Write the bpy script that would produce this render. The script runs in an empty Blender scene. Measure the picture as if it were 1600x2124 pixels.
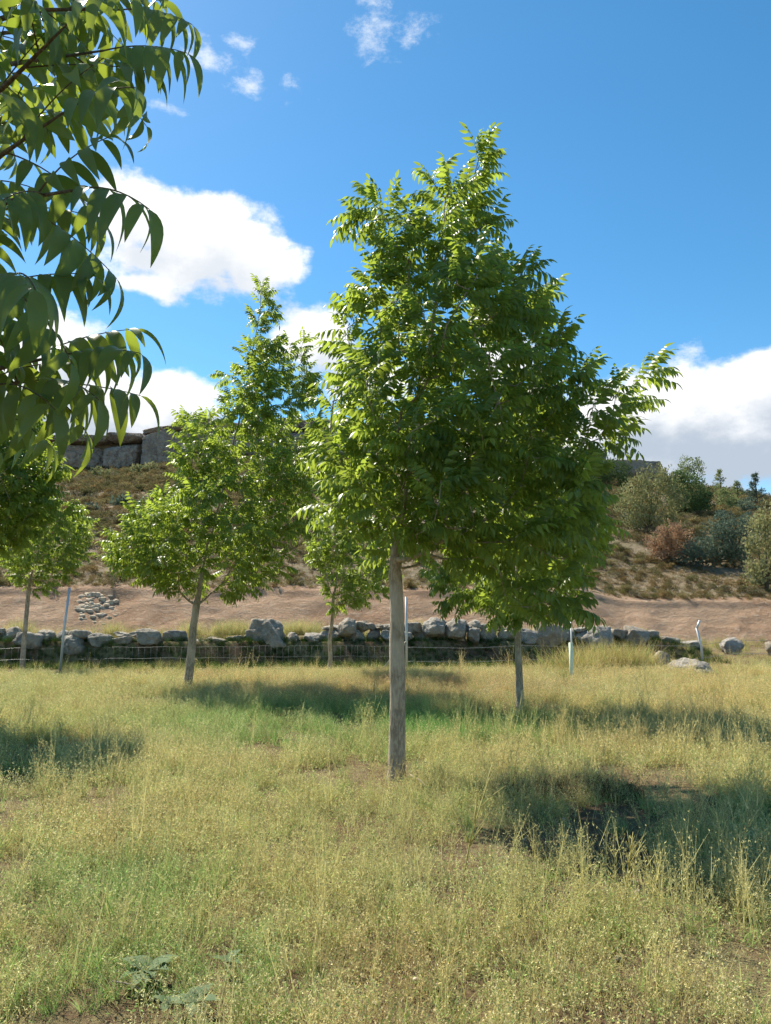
import bpy, math, random, time
T00 = time.time()
import numpy as np
from mathutils import Vector, Matrix

sc = bpy.context.scene
COL = sc.collection
R = math.radians

# ------------------------------------------------------------------ camera
FPX, CX, CY = 1604.0, 800.0, 1062.0          # photo pixels
EYE, PITCH = 1.6, R(7.38)
cam = bpy.data.cameras.new('camera')
cam.sensor_fit = 'VERTICAL'; cam.sensor_height = 36.0; cam.sensor_width = 36.0
cam.lens = 36.0 * FPX / 2124.0
cam.clip_start = 0.05; cam.clip_end = 4000
camo = bpy.data.objects.new('camera', cam); COL.objects.link(camo)
camo.location = (0, 0, EYE); camo.rotation_euler = (math.pi / 2 + PITCH, 0, 0)
sc.camera = camo

def ray(px, py):
    a, b = (px - CX) / FPX, (CY - py) / FPX
    return np.array([a, math.cos(PITCH) - b * math.sin(PITCH), math.sin(PITCH) + b * math.cos(PITCH)])
def at(px, py, Y):
    d = ray(px, py); return np.array([0, 0, EYE]) + d * (Y / d[1])

# ------------------------------------------------------------------ sun and sky
SUN_EL, SUN_AZ = 49.0, -40.0                 # azimuth clockwise from the viewing direction
sun = bpy.data.lights.new('sun', 'SUN'); sun.energy = 4.4; sun.angle = R(0.55); sun.color = (1.0, 0.93, 0.80)
suno = bpy.data.objects.new('sun', sun); COL.objects.link(suno)
SD = np.array([math.sin(R(SUN_AZ)) * math.cos(R(SUN_EL)), math.cos(R(SUN_AZ)) * math.cos(R(SUN_EL)), math.sin(R(SUN_EL))])
suno.rotation_euler = Vector(SD).to_track_quat('Z', 'Y').to_euler()

vs = sc.view_settings
vs.view_transform = 'Standard'; vs.look = 'None'; vs.gamma = 1.0; vs.exposure = 1.2
vs.use_curve_mapping = False
sc.cycles.use_denoising = True; sc.cycles.use_adaptive_sampling = True; sc.cycles.adaptive_threshold = 0.025
sc.cycles.max_bounces = 6; sc.cycles.transparent_max_bounces = 8
sc.cycles.transmission_bounces = 6; sc.cycles.diffuse_bounces = 3; sc.cycles.glossy_bounces = 2
sc.cycles.sample_clamp_indirect = 6.0

class NT:
    """small helper for writing node trees"""
    def __init__(s, tree): s.t = tree
    def n(s, typ, ins=None, **kw):
        nd = s.t.nodes.new(typ)
        for k, v in kw.items(): setattr(nd, k, v)
        for k, v in (ins or {}).items(): s.put(nd.inputs[k], v)
        return nd
    def put(s, sock, v):
        if isinstance(v, bpy.types.NodeSocket): s.t.links.new(v, sock)
        else:
            try: sock.default_value = v
            except Exception:
                sock.default_value = tuple(v) + (1.0,)
    def m(s, op, a, b=0.0, c=0.0, clamp=False):
        nd = s.t.nodes.new('ShaderNodeMath'); nd.operation = op; nd.use_clamp = clamp
        for i, v in enumerate((a, b, c)): s.put(nd.inputs[i], v)
        return nd.outputs[0]
    def v(s, op, a, b=(0, 0, 0)):
        nd = s.t.nodes.new('ShaderNodeVectorMath'); nd.operation = op
        s.put(nd.inputs[0], a)
        if op == 'SCALE': s.put(nd.inputs[3], b)
        else: s.put(nd.inputs[1], b)
        return nd.outputs['Value'] if op in ('LENGTH', 'DOT_PRODUCT', 'DISTANCE') else nd.outputs['Vector']
    def mix(s, f, a, b, mode='MIX'):
        nd = s.t.nodes.new('ShaderNodeMix'); nd.data_type = 'RGBA'; nd.blend_type = mode
        s.put(nd.inputs[0], f); s.put(nd.inputs[6], a); s.put(nd.inputs[7], b)
        return nd.outputs[2]
    def noise(s, vec, scale, detail=4, rough=0.55, out='Fac'):
        nd = s.n('ShaderNodeTexNoise', {'Scale': scale, 'Detail': detail, 'Roughness': rough})
        if vec is not None: s.put(nd.inputs['Vector'], vec)
        return nd.outputs[out]
    def ss(s, x, lo, hi):
        nd = s.t.nodes.new('ShaderNodeMapRange'); nd.interpolation_type = 'SMOOTHSTEP'
        s.put(nd.inputs[0], x); s.put(nd.inputs[1], lo); s.put(nd.inputs[2], hi)
        return nd.outputs[0]

world = bpy.data.worlds.new('World'); sc.world = world; world.use_nodes = True
wt = world.node_tree
for nd in list(wt.nodes): wt.nodes.remove(nd)
W = NT(wt)
sky = W.n('ShaderNodeTexSky', sky_type='NISHITA', sun_disc=False, sun_elevation=R(SUN_EL), sun_rotation=R(SUN_AZ),
          altitude=900.0, air_density=1.0, dust_density=0.35, ozone_density=3.2)
skyc = W.n('ShaderNodeHueSaturation', {'Saturation': 1.24, 'Hue': 0.487, 'Value': 1.0, 'Color': sky.outputs[0]}).outputs[0]
# clouds: ellipses placed by azimuth and elevation, broken up by noise
def azel(px, py):
    d = ray(px, py); d = d / np.linalg.norm(d)
    return math.atan2(d[0], d[1]), math.asin(d[2])
CL = [  # px, py, rx, ry, weight
    (300, 440, 150, 75, 1.0), (420, 500, 210, 95, 1.15), (545, 540, 105, 75, 1.0), (380, 545, 190, 70, .95), (300, 590, 95, 30, .7),
    (655, 700, 110, 85, 1.0), (760, 790, 120, 80, .9), (1030, 730, 110, 70, .85),
    (60, 800, 190, 150, 1.1), (200, 850, 170, 110, 1.0), (345, 835, 130, 85, 1.1), (120, 700, 110, 60, .8),
    (1480, 900, 340, 150, 1.2), (1590, 790, 170, 75, 1.0), (1300, 880, 190, 120, 1.0), (1250, 950, 260, 90, .9), (1800, 850, 300, 170, 1.1),
    (-250, 760, 330, 160, 1.0), (2250, 800, 300, 110, 1.0)]
WISP = [(430, 125, 75, 34, .8), (515, 170, 52, 34, .75), (492, 78, 34, 24, .5), (340, 228, 58, 14, .5), (785, 40, 85, 70, .62), (860, 75, 80, 36, .5), (1435, 727, 30, 30, .7), (170, 585, 60, 26, .6), (600, 190, 40, 14, .3)]
def cloud_group(CL):
    grp = bpy.data.node_groups.new('cloud_field', 'ShaderNodeTree')
    grp.interface.new_socket('P', in_out='INPUT', socket_type='NodeSocketVector')
    grp.interface.new_socket('D', in_out='OUTPUT', socket_type='NodeSocketFloat')
    G = NT(grp); gi = grp.nodes.new('NodeGroupInput'); go = grp.nodes.new('NodeGroupOutput')
    acc = None
    for px, py, rx, ry, w in CL:
        a, e = azel(px, py)
        dd = G.v('MULTIPLY', G.v('SUBTRACT', gi.outputs[0], (a, e, 0)), (FPX / rx, FPX / ry, 0))
        val = G.m('MULTIPLY', G.m('SUBTRACT', 1.0, G.v('LENGTH', dd)), w)
        if acc is None: acc = val
        else:
            nd = G.n('ShaderNodeMath', {0: acc, 1: val, 2: 0.12}, operation='SMOOTH_MAX'); acc = nd.outputs[0]
    grp.links.new(acc, go.inputs[0])
    return grp
grp, grpw = cloud_group(CL), cloud_group(WISP)
gen = W.n('ShaderNodeTexCoord').outputs['Generated']
sx = W.n('ShaderNodeSeparateXYZ', {0: gen})
az = W.m('ARCTAN2', sx.outputs[0], sx.outputs[1]); el = W.m('ARCSINE', sx.outputs[2])
def cloud_density(el_shift, az_shift, wisp=False):
    p = W.n('ShaderNodeCombineXYZ', {0: W.m('ADD', az, az_shift), 1: W.m('ADD', el, el_shift), 2: 0.0}).outputs[0]
    warp = W.n('ShaderNodeTexNoise', {'Vector': p, 'Scale': 9.0, 'Detail': 3.0}).outputs['Color']
    pw = W.v('ADD', p, W.v('SCALE', W.v('SUBTRACT', warp, (.5, .5, .5)), 0.055))
    g = W.n('ShaderNodeGroup', node_tree=grpw if wisp else grp); wt.links.new(pw, g.inputs[0])
    if wisp:
        return W.m('ADD', g.outputs[0], W.m('MULTIPLY', W.m('SUBTRACT', W.noise(W.v('MULTIPLY', p, (1, 1.8, 1)), 24.0, 9, .68), .56), 2.6))
    fb = W.noise(W.v('MULTIPLY', p, (1, 1.5, 1)), 15.0, 9, 0.62)
    rest = W.m('SUBTRACT', W.m('MULTIPLY', W.noise(p, 2.6, 3, .5), 2.4), 1.38)      # the rest of the sky carries scattered cloud too
    side = W.ss(W.m('ABSOLUTE', W.m('ADD', az, .05)), .75, 1.1)
    rest = W.m('SUBTRACT', rest, W.m('MULTIPLY', W.m('SUBTRACT', 1.0, side), 4.0))
    d0 = W.m('MAXIMUM', g.outputs[0], rest)
    return W.m('ADD', d0, W.m('MULTIPLY', W.m('SUBTRACT', fb, .5), 1.35))
D0 = cloud_density(0.0, 0.0)
D1 = cloud_density(0.042, -0.018)              # the same field a little nearer the sun: what shades this spot
mask = W.ss(D0, 0.02, 0.42)
shade = W.ss(D1, 0.0, 0.95)
lowgrey = W.ss(el, 0.34, 0.20)
ccol = W.mix(W.m('MULTIPLY', shade, W.m('ADD', .58, W.m('MULTIPLY', lowgrey, .42))), (6.6, 6.6, 6.65, 1), (2.9, 3.35, 3.95, 1))
final = W.mix(mask, skyc, ccol)
final = W.mix(W.m('MULTIPLY', W.ss(cloud_density(0, 0, True), -.1, .9), .72), final, (6.0, 6.2, 6.4, 1))
bg = W.n('ShaderNodeBackground', {'Color': final, 'Strength': 0.080})
wo = W.n('ShaderNodeOutputWorld', {'Surface': bg.outputs[0]})

# ------------------------------------------------------------------ helpers
rng = np.random.default_rng(7)
def hashn(ix, iy, iz, seed):
    h = (ix.astype(np.int64) * 374761393 + iy.astype(np.int64) * 668265263 + iz.astype(np.int64) * 2147483647 + seed * 974634777) & 0xffffffff
    h = ((h ^ (h >> 13)) * 1274126177) & 0xffffffff
    h = ((h ^ (h >> 15)) * 2246822519) & 0xffffffff
    return (h ^ (h >> 16)) / 4294967295.0
def vnoise(P, seed=0):
    P = np.asarray(P, float)
    i = np.floor(P); f = P - i; f = f * f * (3 - 2 * f); i = i.astype(np.int64)
    o = 0
    for dx in (0, 1):
        for dy in (0, 1):
            for dz in (0, 1):
                w = (f[:, 0] if dx else 1 - f[:, 0]) * (f[:, 1] if dy else 1 - f[:, 1]) * (f[:, 2] if dz else 1 - f[:, 2])
                o = o + w * hashn(i[:, 0] + dx, i[:, 1] + dy, i[:, 2] + dz, seed)
    return o
def fbm(P, oct=4, seed=0, gain=.5):
    o = 0; a = 1; t = 0; P = np.asarray(P, float)
    for k in range(oct):
        o = o + a * (vnoise(P * 2 ** k + 17.3 * k, seed + k) - .5); t += a; a *= gain
    return o / t
def f2(x, y, s, oct=3, seed=0):
    x = np.asarray(x, float).ravel(); y = np.asarray(y, float).ravel()
    return fbm(np.stack([x * s, y * s, np.zeros_like(x)], 1), oct, seed)
def sst(a, b, t):
    t = np.clip((np.asarray(t, float) - a) / (b - a), 0, 1); return t * t * (3 - 2 * t)

def tag(o, label=None, cat=None, group=None, kind=None):
    if label: o['label'] = label
    if cat: o['category'] = cat
    if group: o['group'] = group
    if kind: o['kind'] = kind
    return o
def mesh(name, V, T, mat=None, smooth=True, attrs=None):
    V = np.ascontiguousarray(V, np.float32); T = np.ascontiguousarray(T, np.int32)
    me = bpy.data.meshes.new(name)
    me.vertices.add(len(V)); me.vertices.foreach_set('co', V.ravel())
    if len(T):
        k = T.shape[1]
        me.loops.add(T.size); me.loops.foreach_set('vertex_index', T.ravel())
        me.polygons.add(len(T)); me.polygons.foreach_set('loop_start', np.arange(0, T.size, k, dtype=np.int32))
    for nm, arr in (attrs or {}).items():
        arr = np.asarray(arr, np.float32)
        if arr.ndim == 1:
            at_ = me.attributes.new(nm, 'FLOAT', 'POINT'); at_.data.foreach_set('value', arr)
        else:
            at_ = me.attributes.new(nm, 'FLOAT_VECTOR', 'POINT'); at_.data.foreach_set('vector', np.ascontiguousarray(arr).ravel())
    me.update(calc_edges=True)
    if len(T): me.shade_smooth() if smooth else me.shade_flat()
    if mat: me.materials.append(mat)
    return me
def obj(name, me, parent=None, loc=(0, 0, 0)):
    o = bpy.data.objects.new(name, me); COL.objects.link(o); o.location = loc
    if parent: o.parent = parent
    return o
def empty(name, loc=(0, 0, 0)):
    o = bpy.data.objects.new(name, None); COL.objects.link(o); o.location = loc
    o.empty_display_size = .2; return o
class MB:
    def __init__(s): s.V = []; s.T = []; s.n = 0; s.A = []
    def add(s, V, T, a=None):
        s.V.append(np.asarray(V, float)); s.T.append(np.asarray(T, int) + s.n); s.n += len(V)
        s.A.append(np.zeros(len(V)) if a is None else (np.full(len(V), a) if np.isscalar(a) else np.asarray(a)))
    def get(s): return np.concatenate(s.V), np.concatenate(s.T)
    def build(s, name, mat, parent=None, smooth=True, attr=None):
        V, T = s.get()
        return obj(name, mesh(name, V, T, mat, smooth, {attr: np.concatenate(s.A)} if attr else None), parent)
def unit(v): v = np.asarray(v, float); return v / (np.linalg.norm(v) + 1e-12)
def tube(P, r, n=6, cap=True):
    P = np.asarray(P, float); r = np.broadcast_to(np.asarray(r, float), (len(P),))
    tan = np.gradient(P, axis=0); tan /= np.linalg.norm(tan, axis=1)[:, None] + 1e-12
    ref = np.array([1., 0, 0]) if abs(tan[0][0]) < .8 else np.array([0, 1., 0])
    V = []
    u = unit(np.cross(tan[0], ref))
    ang = np.arange(n) * 2 * math.pi / n
    for p, t, rr in zip(P, tan, r):
        u = unit(u - t * u.dot(t)); w = np.cross(t, u)
        V.append(p + rr * (np.cos(ang)[:, None] * u + np.sin(ang)[:, None] * w))
    V = np.concatenate(V); T = []
    for i in range(len(P) - 1):
        a = i * n + np.arange(n); b = i * n + (np.arange(n) + 1) % n
        T += [np.stack([a, b, b + n], 1), np.stack([a, b + n, a + n], 1)]
    if cap:
        k = (len(P) - 1) * n
        T.append(np.array([[k, k + i, k + i + 1] for i in range(1, n - 1)]))
        T.append(np.array([[0, i + 1, i] for i in range(1, n - 1)]))
    return V, np.concatenate(T)
def ico(sub):
    import bmesh
    bm = bmesh.new(); bmesh.ops.create_icosphere(bm, subdivisions=sub, radius=1.0)
    V = np.array([v.co[:] for v in bm.verts]); T = np.array([[v.index for v in f.verts] for f in bm.faces]); bm.free()
    return V, T

# ------------------------------------------------------------------ materials
def material(name):
    m = bpy.data.materials.new(name); m.use_nodes = True
    for nd in list(m.node_tree.nodes): m.node_tree.nodes.remove(nd)
    N = NT(m.node_tree); N.out = N.n('ShaderNodeOutputMaterial'); return m, N
def principled(N, col, rough=.8, bump=None, spec=.3, strength=.5, dist=.02):
    p = N.n('ShaderNodeBsdfPrincipled', {'Base Color': col, 'Roughness': rough, 'Specular IOR Level': spec})
    if bump is not None:
        b = N.n('ShaderNodeBump', {'Strength': strength, 'Distance': dist, 'Height': bump})
        N.t.links.new(b.outputs[0], p.inputs['Normal'])
    N.t.links.new(p.outputs[0], N.out.inputs[0]); return p

def mat_leaf(name, dark, light, trans, tfac=.42, rough=.38, spec=.5, inst=False):
    m, N = material(name)
    a = N.n('ShaderNodeAttribute', attribute_name='rnd').outputs['Fac']
    r = N.m('FRACT', N.m('ADD', a, N.n('ShaderNodeObjectInfo').outputs['Random']))
    pos = N.n('ShaderNodeNewGeometry').outputs['Position']
    n = N.noise(pos, 2.2, 2)
    f = N.m('ADD', N.m('MULTIPLY', r, .75), N.m('SUBTRACT', N.m('MULTIPLY', n, .9), .33), clamp=True)
    col = N.mix(f, dark, light)
    fine = N.noise(pos, 60, 2)
    col = N.mix(.35, col, N.mix(fine, (.6, .6, .6, 1), (1.25, 1.25, 1.2, 1)), 'MULTIPLY')
    p = N.n('ShaderNodeBsdfPrincipled', {'Base Color': col, 'Roughness': rough, 'Specular IOR Level': spec})
    t = N.n('ShaderNodeBsdfTranslucent', {'Color': N.mix(f, [c * .62 for c in trans[:3]] + [1], trans)})
    ms = N.n('ShaderNodeMixShader', {0: tfac, 1: p.outputs[0], 2: t.outputs[0]})
    N.t.links.new(ms.outputs[0], N.out.inputs[0]); return m
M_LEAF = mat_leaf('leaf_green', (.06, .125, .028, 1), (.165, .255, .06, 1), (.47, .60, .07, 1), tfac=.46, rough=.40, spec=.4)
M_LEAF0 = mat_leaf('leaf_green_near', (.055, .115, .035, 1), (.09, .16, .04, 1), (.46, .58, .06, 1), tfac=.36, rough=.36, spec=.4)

def mat_bark(name, a, b, scale=1.0):
    m, N = material(name)
    pos = N.n('ShaderNodeNewGeometry').outputs['Position']
    st = N.v('MULTIPLY', pos, (46 * scale, 46 * scale, 13 * scale))
    n1 = N.noise(st, 1.0, 6, .65); n2 = N.noise(pos, 3.0, 3); n3 = N.noise(pos, 90, 3)
    cr = N.ss(n1, .42, .62)
    col = N.mix(cr, [c * .55 for c in a[:3]] + [1], a); col = N.mix(N.m('MULTIPLY', N.ss(n2, .45, .65), .7), col, b)
    col = N.mix(N.m('MULTIPLY', N.ss(n3, .55, .7), .4), col, (.4, .37, .31, 1))
    principled(N, col, .9, N.m('ADD', n1, N.m('MULTIPLY', n3, .25)), .2, .9, .02); return m
M_BARK = mat_bark('bark_grey_brown', (.46, .375, .27, 1), (.54, .45, .34, 1))
M_TWIG = mat_bark('twig_bark', (.16, .12, .07, 1), (.20, .15, .08, 1))

def mat_rock(name, a, b, lich, warm, bs=1.0):
    m, N = material(name)
    tc = N.n('ShaderNodeTexCoord').outputs['Object']
    ge = N.n('ShaderNodeNewGeometry'); pos = ge.outputs['Position']
    oi = N.n('ShaderNodeObjectInfo').outputs['Random']
    n1 = N.noise(pos, 2.3 * bs, 6, .65); n2 = N.noise(pos, 9 * bs, 6, .7); n3 = N.noise(pos, 30 * bs, 4, .7)
    col = N.mix(N.ss(n1, .35, .65), a, b)
    col = N.mix(N.m('MULTIPLY', N.ss(n2, .5, .66), .65), col, lich)
    col = N.mix(N.m('MULTIPLY', N.ss(n3, .55, .68), .65), col, (.07, .066, .06, 1))
    col = N.mix(N.m('MULTIPLY', oi, .6), col, N.mix(.6, col, warm))
    vo = N.n('ShaderNodeTexVoronoi', {'Vector': pos, 'Scale': 3.2 * bs}, feature='DISTANCE_TO_EDGE').outputs[0]
    h = N.m('ADD', N.m('MULTIPLY', n2, 1.0), N.m('ADD', N.m('MULTIPLY', n3, .45), N.m('MULTIPLY', N.ss(vo, 0, .05), .25)))
    principled(N, col, .92, h, .15, .9, .06 / bs); return m
M_ROCK = mat_rock('limestone_lichen', (.20, .185, .16, 1), (.36, .33, .28, 1), (.50, .47, .41, 1), (.42, .33, .21, 1))
M_CLIFF = mat_rock('cliff_limestone', (.20, .17, .14, 1), (.36, .305, .245, 1), (.45, .375, .285, 1), (.45, .32, .2, 1), bs=.5)
M_PALE = mat_rock('pale_stone', (.50, .41, .29, 1), (.58, .48, .35, 1), (.62, .54, .42, 1), (.6, .46, .3, 1), bs=2)

def mat_ground():
    m, N = material('meadow_soil')
    pos = N.n('ShaderNodeNewGeometry').outputs['Position']
    n1 = N.noise(pos, .9, 5, .6); n2 = N.noise(pos, 14, 6, .7); n3 = N.noise(pos, 70, 4, .7)
    soil = N.mix(n2, (.085, .052, .03, 1), (.21, .135, .08, 1))
    lit = N.mix(n3, (.12, .10, .045, 1), (.30, .25, .13, 1))
    col = N.mix(N.ss(N.m('ADD', n1, N.m('MULTIPLY', N.m('SUBTRACT', n2, .5), .8)), .40, .62), soil, lit)
    principled(N, col, .95, N.m('ADD', n2, N.m('MULTIPLY', n3, .6)), .1, 1.0, .04); return m
M_GROUND = mat_ground()
def mat_earth():
    m, N = material('red_brown_earth')
    pos = N.n('ShaderNodeNewGeometry').outputs['Position']
    n1 = N.noise(pos, .45, 5, .6); n2 = N.noise(N.v('MULTIPLY', pos, (1, 1, 2.2)), 3.2, 7, .68); n3 = N.noise(pos, 22, 5, .7)
    col = N.mix(N.ss(n1, .35, .65), (.30, .185, .11, 1), (.39, .26, .165, 1))
    col = N.mix(N.m('MULTIPLY', N.ss(n2, .48, .70), .75), col, (.44, .33, .235, 1))
    col = N.mix(N.m('MULTIPLY', N.ss(n3, .55, .7), .55), col, (.2, .115, .07, 1))
    vo = N.n('ShaderNodeTexVoronoi', {'Vector': pos, 'Scale': 9.0}).outputs['Distance']
    col = N.mix(N.m('MULTIPLY', N.ss(vo, .2, .12), .5), col, (.5, .4, .3, 1))
    principled(N, col, .95, N.m('ADD', n2, N.m('MULTIPLY', n3, .5)), .1, 1.0, .12); return m
M_EARTH = mat_earth()
def mat_hill():
    m, N = material('hillside_dry')
    pos = N.n('ShaderNodeNewGeometry').outputs['Position']
    n1 = N.noise(pos, .09, 5, .6); n2 = N.noise(pos, .8, 6, .68); n3 = N.noise(pos, 6, 5, .7)
    col = N.mix(N.ss(n1, .4, .6), (.165, .13, .085, 1), (.24, .185, .12, 1))
    col = N.mix(N.m('MULTIPLY', N.ss(n2, .45, .62), .7), col, (.13, .115, .06, 1))
    col = N.mix(N.m('MULTIPLY', N.ss(n3, .55, .72), .6), col, (.30, .235, .16, 1))
    principled(N, col, .95, N.m('ADD', n2, N.m('MULTIPLY', n3, .35)), .1, 1.0, .3); return m
M_HILL = mat_hill()
def mat_metal(name, col, rough=.5, metallic=.6):
    m, N = material(name)
    n = N.noise(N.n('ShaderNodeNewGeometry').outputs['Position'], 25, 4)
    p = principled(N, N.mix(n, [c * .75 for c in col[:3]] + [1], col), rough); p.inputs['Metallic'].default_value = metallic; return m
M_STEEL = mat_metal('galvanised_steel', (.62, .65, .66, 1), .5, .35)
M_WIRE = mat_metal('fence_wire', (.26, .27, .26, 1), .5, .3)
M_TUBE = mat_metal('pale_green_plastic', (.70, .80, .60, 1), .5, 0.0)
M_WOOD = mat_bark('weathered_wood', (.42, .36, .27, 1), (.5, .44, .34, 1))
def mat_weed(name, tfac=.35, own=None, inst=True):
    """plants scattered by the thousand: the colour of the kind comes with each plant"""
    m, N = material(name)
    vc = N.n('ShaderNodeAttribute', attribute_name='vc').outputs['Vector']
    if own is None:
        c = N.n('ShaderNodeAttribute', attribute_name='col', attribute_type='INSTANCER').outputs['Vector']
        col = N.v('MULTIPLY', vc, c)
    else: col = N.v('MULTIPLY', vc, own)
    d = N.n('ShaderNodeBsdfDiffuse', {'Color': col}); t = N.n('ShaderNodeBsdfTranslucent', {'Color': col})
    ms = N.n('ShaderNodeMixShader', {0: tfac, 1: d.outputs[0], 2: t.outputs[0]})
    N.t.links.new(ms.outputs[0], N.out.inputs[0]); return m
M_WEED = mat_weed('weed_stems_and_leaves')

# ------------------------------------------------------------------ terrain
RX = np.array([-3, -1.2, -.43, -.31, -.2, 0, .2, .33, .37, .42, .5, .7, 3.0])
RZ = np.array([.18, .2, .222, .229, .245, .25, .235, .205, .196, .175, .15, .13, .10])
CH = np.array([.0, .025, .046, .046, .046, .046, .04, .026, .022, .006, .0, .0, .0])
def skew(x): return np.clip(.09 * x, -2.5, 2.5)
YC0, YC1, YR = 31.4, 34.0, 100.0
def H(x, y):
    """height of the ground; y is measured along the skewed rows"""
    x = np.asarray(x, float); y = np.asarray(y, float); sh = x.shape
    xf, yf = x.ravel(), y.ravel()
    z = .05 * f2(xf, yf, .35, 3, 3) + .03 * f2(xf, yf, 1.7, 2, 5)
    right = sst(8.5, 11, xf)
    z += (.70 + .10 * f2(xf, yf * 0, .5, 2, 12)) * (1 - right) * np.clip((yf - 23.85 - .7 * f2(xf, yf * 0, .5, 3, 14)) / .55, 0, 1) + .25 * right * sst(22.0, 24.5, yf)
    z += .10 * sst(25, 31, yf)
    cut = 1.75 + .25 * f2(xf, yf * 0, .12, 3, 8)
    t = np.clip((yf - YC0 - .7 * f2(xf, yf * 0, .35, 3, 21)) / (YC1 - YC0), 0, 1)
    cutz = cut * (.93 * t + .07 * sst(.88, 1.0, t)) + .35 * f2(xf, yf, .9, 4, 9) * t * (1 - t) * 4 + .18 * f2(xf, yf, 2.6, 3, 10) * sst(0, .2, t) * (1 - sst(.85, 1, t))
    z += cutz
    u = xf / 100.0
    ridge = np.interp(u, RX, RZ) * 100 + 1.6; ch = np.interp(u, RX, CH) * 100
    tt = np.clip((yf - YC1) / (YR - YC1), 0, 1)
    z += (ridge - ch - 2.6) * (tt ** .97)
    amp = sst(YC1, YC1 + 12, yf)
    z += amp * (1.6 * f2(xf, yf, .05, 4, 31) + .5 * f2(xf, yf, .25, 3, 33) + .16 * f2(xf, yf, .9, 3, 35)) * (1 - .6 * sst(95, 101, yf))
    z += ch * sst(100.2, 101.5, yf)
    z -= sst(110, 700, yf) * 18
    return z.reshape(sh)
def Hw(x, y):
    return H(x, np.asarray(y, float) - skew(np.asarray(x, float)))
def axis(parts):
    o = []
    for a, b, st in parts: o.append(np.arange(a, b, st))
    return np.unique(np.round(np.concatenate(o), 4))
xs = axis([(-600, -120, 40), (-120, -50, 5), (-50, -16, 1.2), (-16, 16, .28), (16, 50, 1.2), (50, 120, 5), (120, 640, 40)])
def sheet(name, ys, mat):
    X, Y = np.meshgrid(xs, ys); Z = H(X, Y)
    V = np.stack([X, Y + skew(X), Z], -1).reshape(-1, 3)
    n, m = len(ys), len(xs); i = np.arange((n - 1) * m).reshape(n - 1, m)[:, :-1].ravel()
    T = np.stack([i, i + 1, i + m + 1, i + m], 1)
    return tag(obj(name, mesh(name, V, T, mat)), kind='structure')
tag(sheet('field', np.concatenate([axis([(-400, -40, 30), (-40, -6, 2), (-6, 22, .3), (22, 23.2, .2), (23.2, 24.9, .07), (24.9, YC0, .2)]), [YC0]]), M_GROUND),
    'dry grassy meadow ground with patches of brown soil')
bank = tag(sheet('earth_bank', np.concatenate([[YC0], np.arange(YC0 + .12, YC1 + .5, .12), [YC1 + .6]]), M_EARTH), 'bare reddish brown earth bank cut behind the stone wall')
hill = tag(sheet('hillside', np.concatenate([[YC1 + .6], axis([(YC1 + .8, 60, .6), (60, 99, 1.0), (99, 103, .5), (103, 130, 3), (130, 700, 30)])]), M_HILL),
           'dry scrubby hillside rising to a rocky cliff')
def grid(x0, x1, y0, y1, st):
    gx, gy = np.arange(x0, x1 + st, st), np.arange(y0, y1 + st, st); X, Y = np.meshgrid(gx, gy); return x0, y0, st, Hw(X, Y)
GN_, GF_ = grid(-30, 30, -2, 37, .1), grid(-140, 140, 34, 185, .7)
def Hg(x, y):
    """the same height read from a table, for the many single look-ups"""
    x, y = np.broadcast_arrays(np.asarray(x, float), np.asarray(y, float)); near = (y < 35.5) & (np.abs(x) < 29.5); out = []
    for x0, y0, st, Z in (GN_, GF_):
        fx = np.clip((x - x0) / st, 0, Z.shape[1] - 1.001); fy_ = np.clip((y - y0) / st, 0, Z.shape[0] - 1.001); i, j = fx.astype(int), fy_.astype(int); u, v = fx - i, fy_ - j
        out.append(Z[j, i] * (1 - u) * (1 - v) + Z[j, i + 1] * u * (1 - v) + Z[j + 1, i] * (1 - u) * v + Z[j + 1, i + 1] * u * v)
    return np.where(near, out[0], out[1])
GT = np.concatenate([np.arange(2, 24, .5), np.arange(24, 36, .25), np.arange(36, 180, 2.0)])
def drop(px, py):
    """where the sight line of a pixel meets the ground"""
    d = ray(px, py); d = d / d[1]; o = np.array([0, 0, EYE])
    P = o + GT[:, None] * d; under = P[:, 2] <= Hg(P[:, 0], P[:, 1])
    if not under.any(): return P[-1]
    k = max(1, int(np.argmax(under))); t = np.linspace(GT[k - 1], GT[k], 24); P = o + t[:, None] * d
    under = P[:, 2] <= Hg(P[:, 0], P[:, 1]); return P[int(np.argmax(under)) if under.any() else -1]

# ------------------------------------------------------------------ rocks
def rock_mesh(name, seed, mat, sub=4, box=.6, rough=.42, cuts=9):
    r = np.random.default_rng(seed); V, T = ico(sub)
    V = V / (np.max(np.abs(V), axis=1)[:, None] ** box)                    # towards a block
    for k in range(cuts):                                                  # flat broken faces
        n = unit(r.normal(size=3)); d = r.uniform(.62, .9)
        s = V @ n - d; V = V - np.where(s > 0, s, 0)[:, None] * n * .9
    nn = V / np.linalg.norm(V, axis=1)[:, None]
    V = V + nn * (rough * fbm(V * 1.6 + seed * 3.1, 3, seed)[:, None] + rough * .8 * fbm(V * 4.2 + seed, 4, seed + 9, .65)[:, None])
    V /= np.abs(V).max(axis=0)
    return mesh(name, V, T, mat)
ROCKS = [rock_mesh('stone', 40 + i, M_ROCK, 4) for i in range(14)]
PALES = [rock_mesh('pale_stone', 90 + i, M_PALE, 3) for i in range(6)]
def stone(name, me, c, half, rz, parent=None, tilt=.15):
    o = obj(name, me, parent, tuple(c)); o.scale = tuple(half)
    o.rotation_euler = (rng.uniform(-tilt, tilt), rng.uniform(-tilt, tilt), rz); return o

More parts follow.
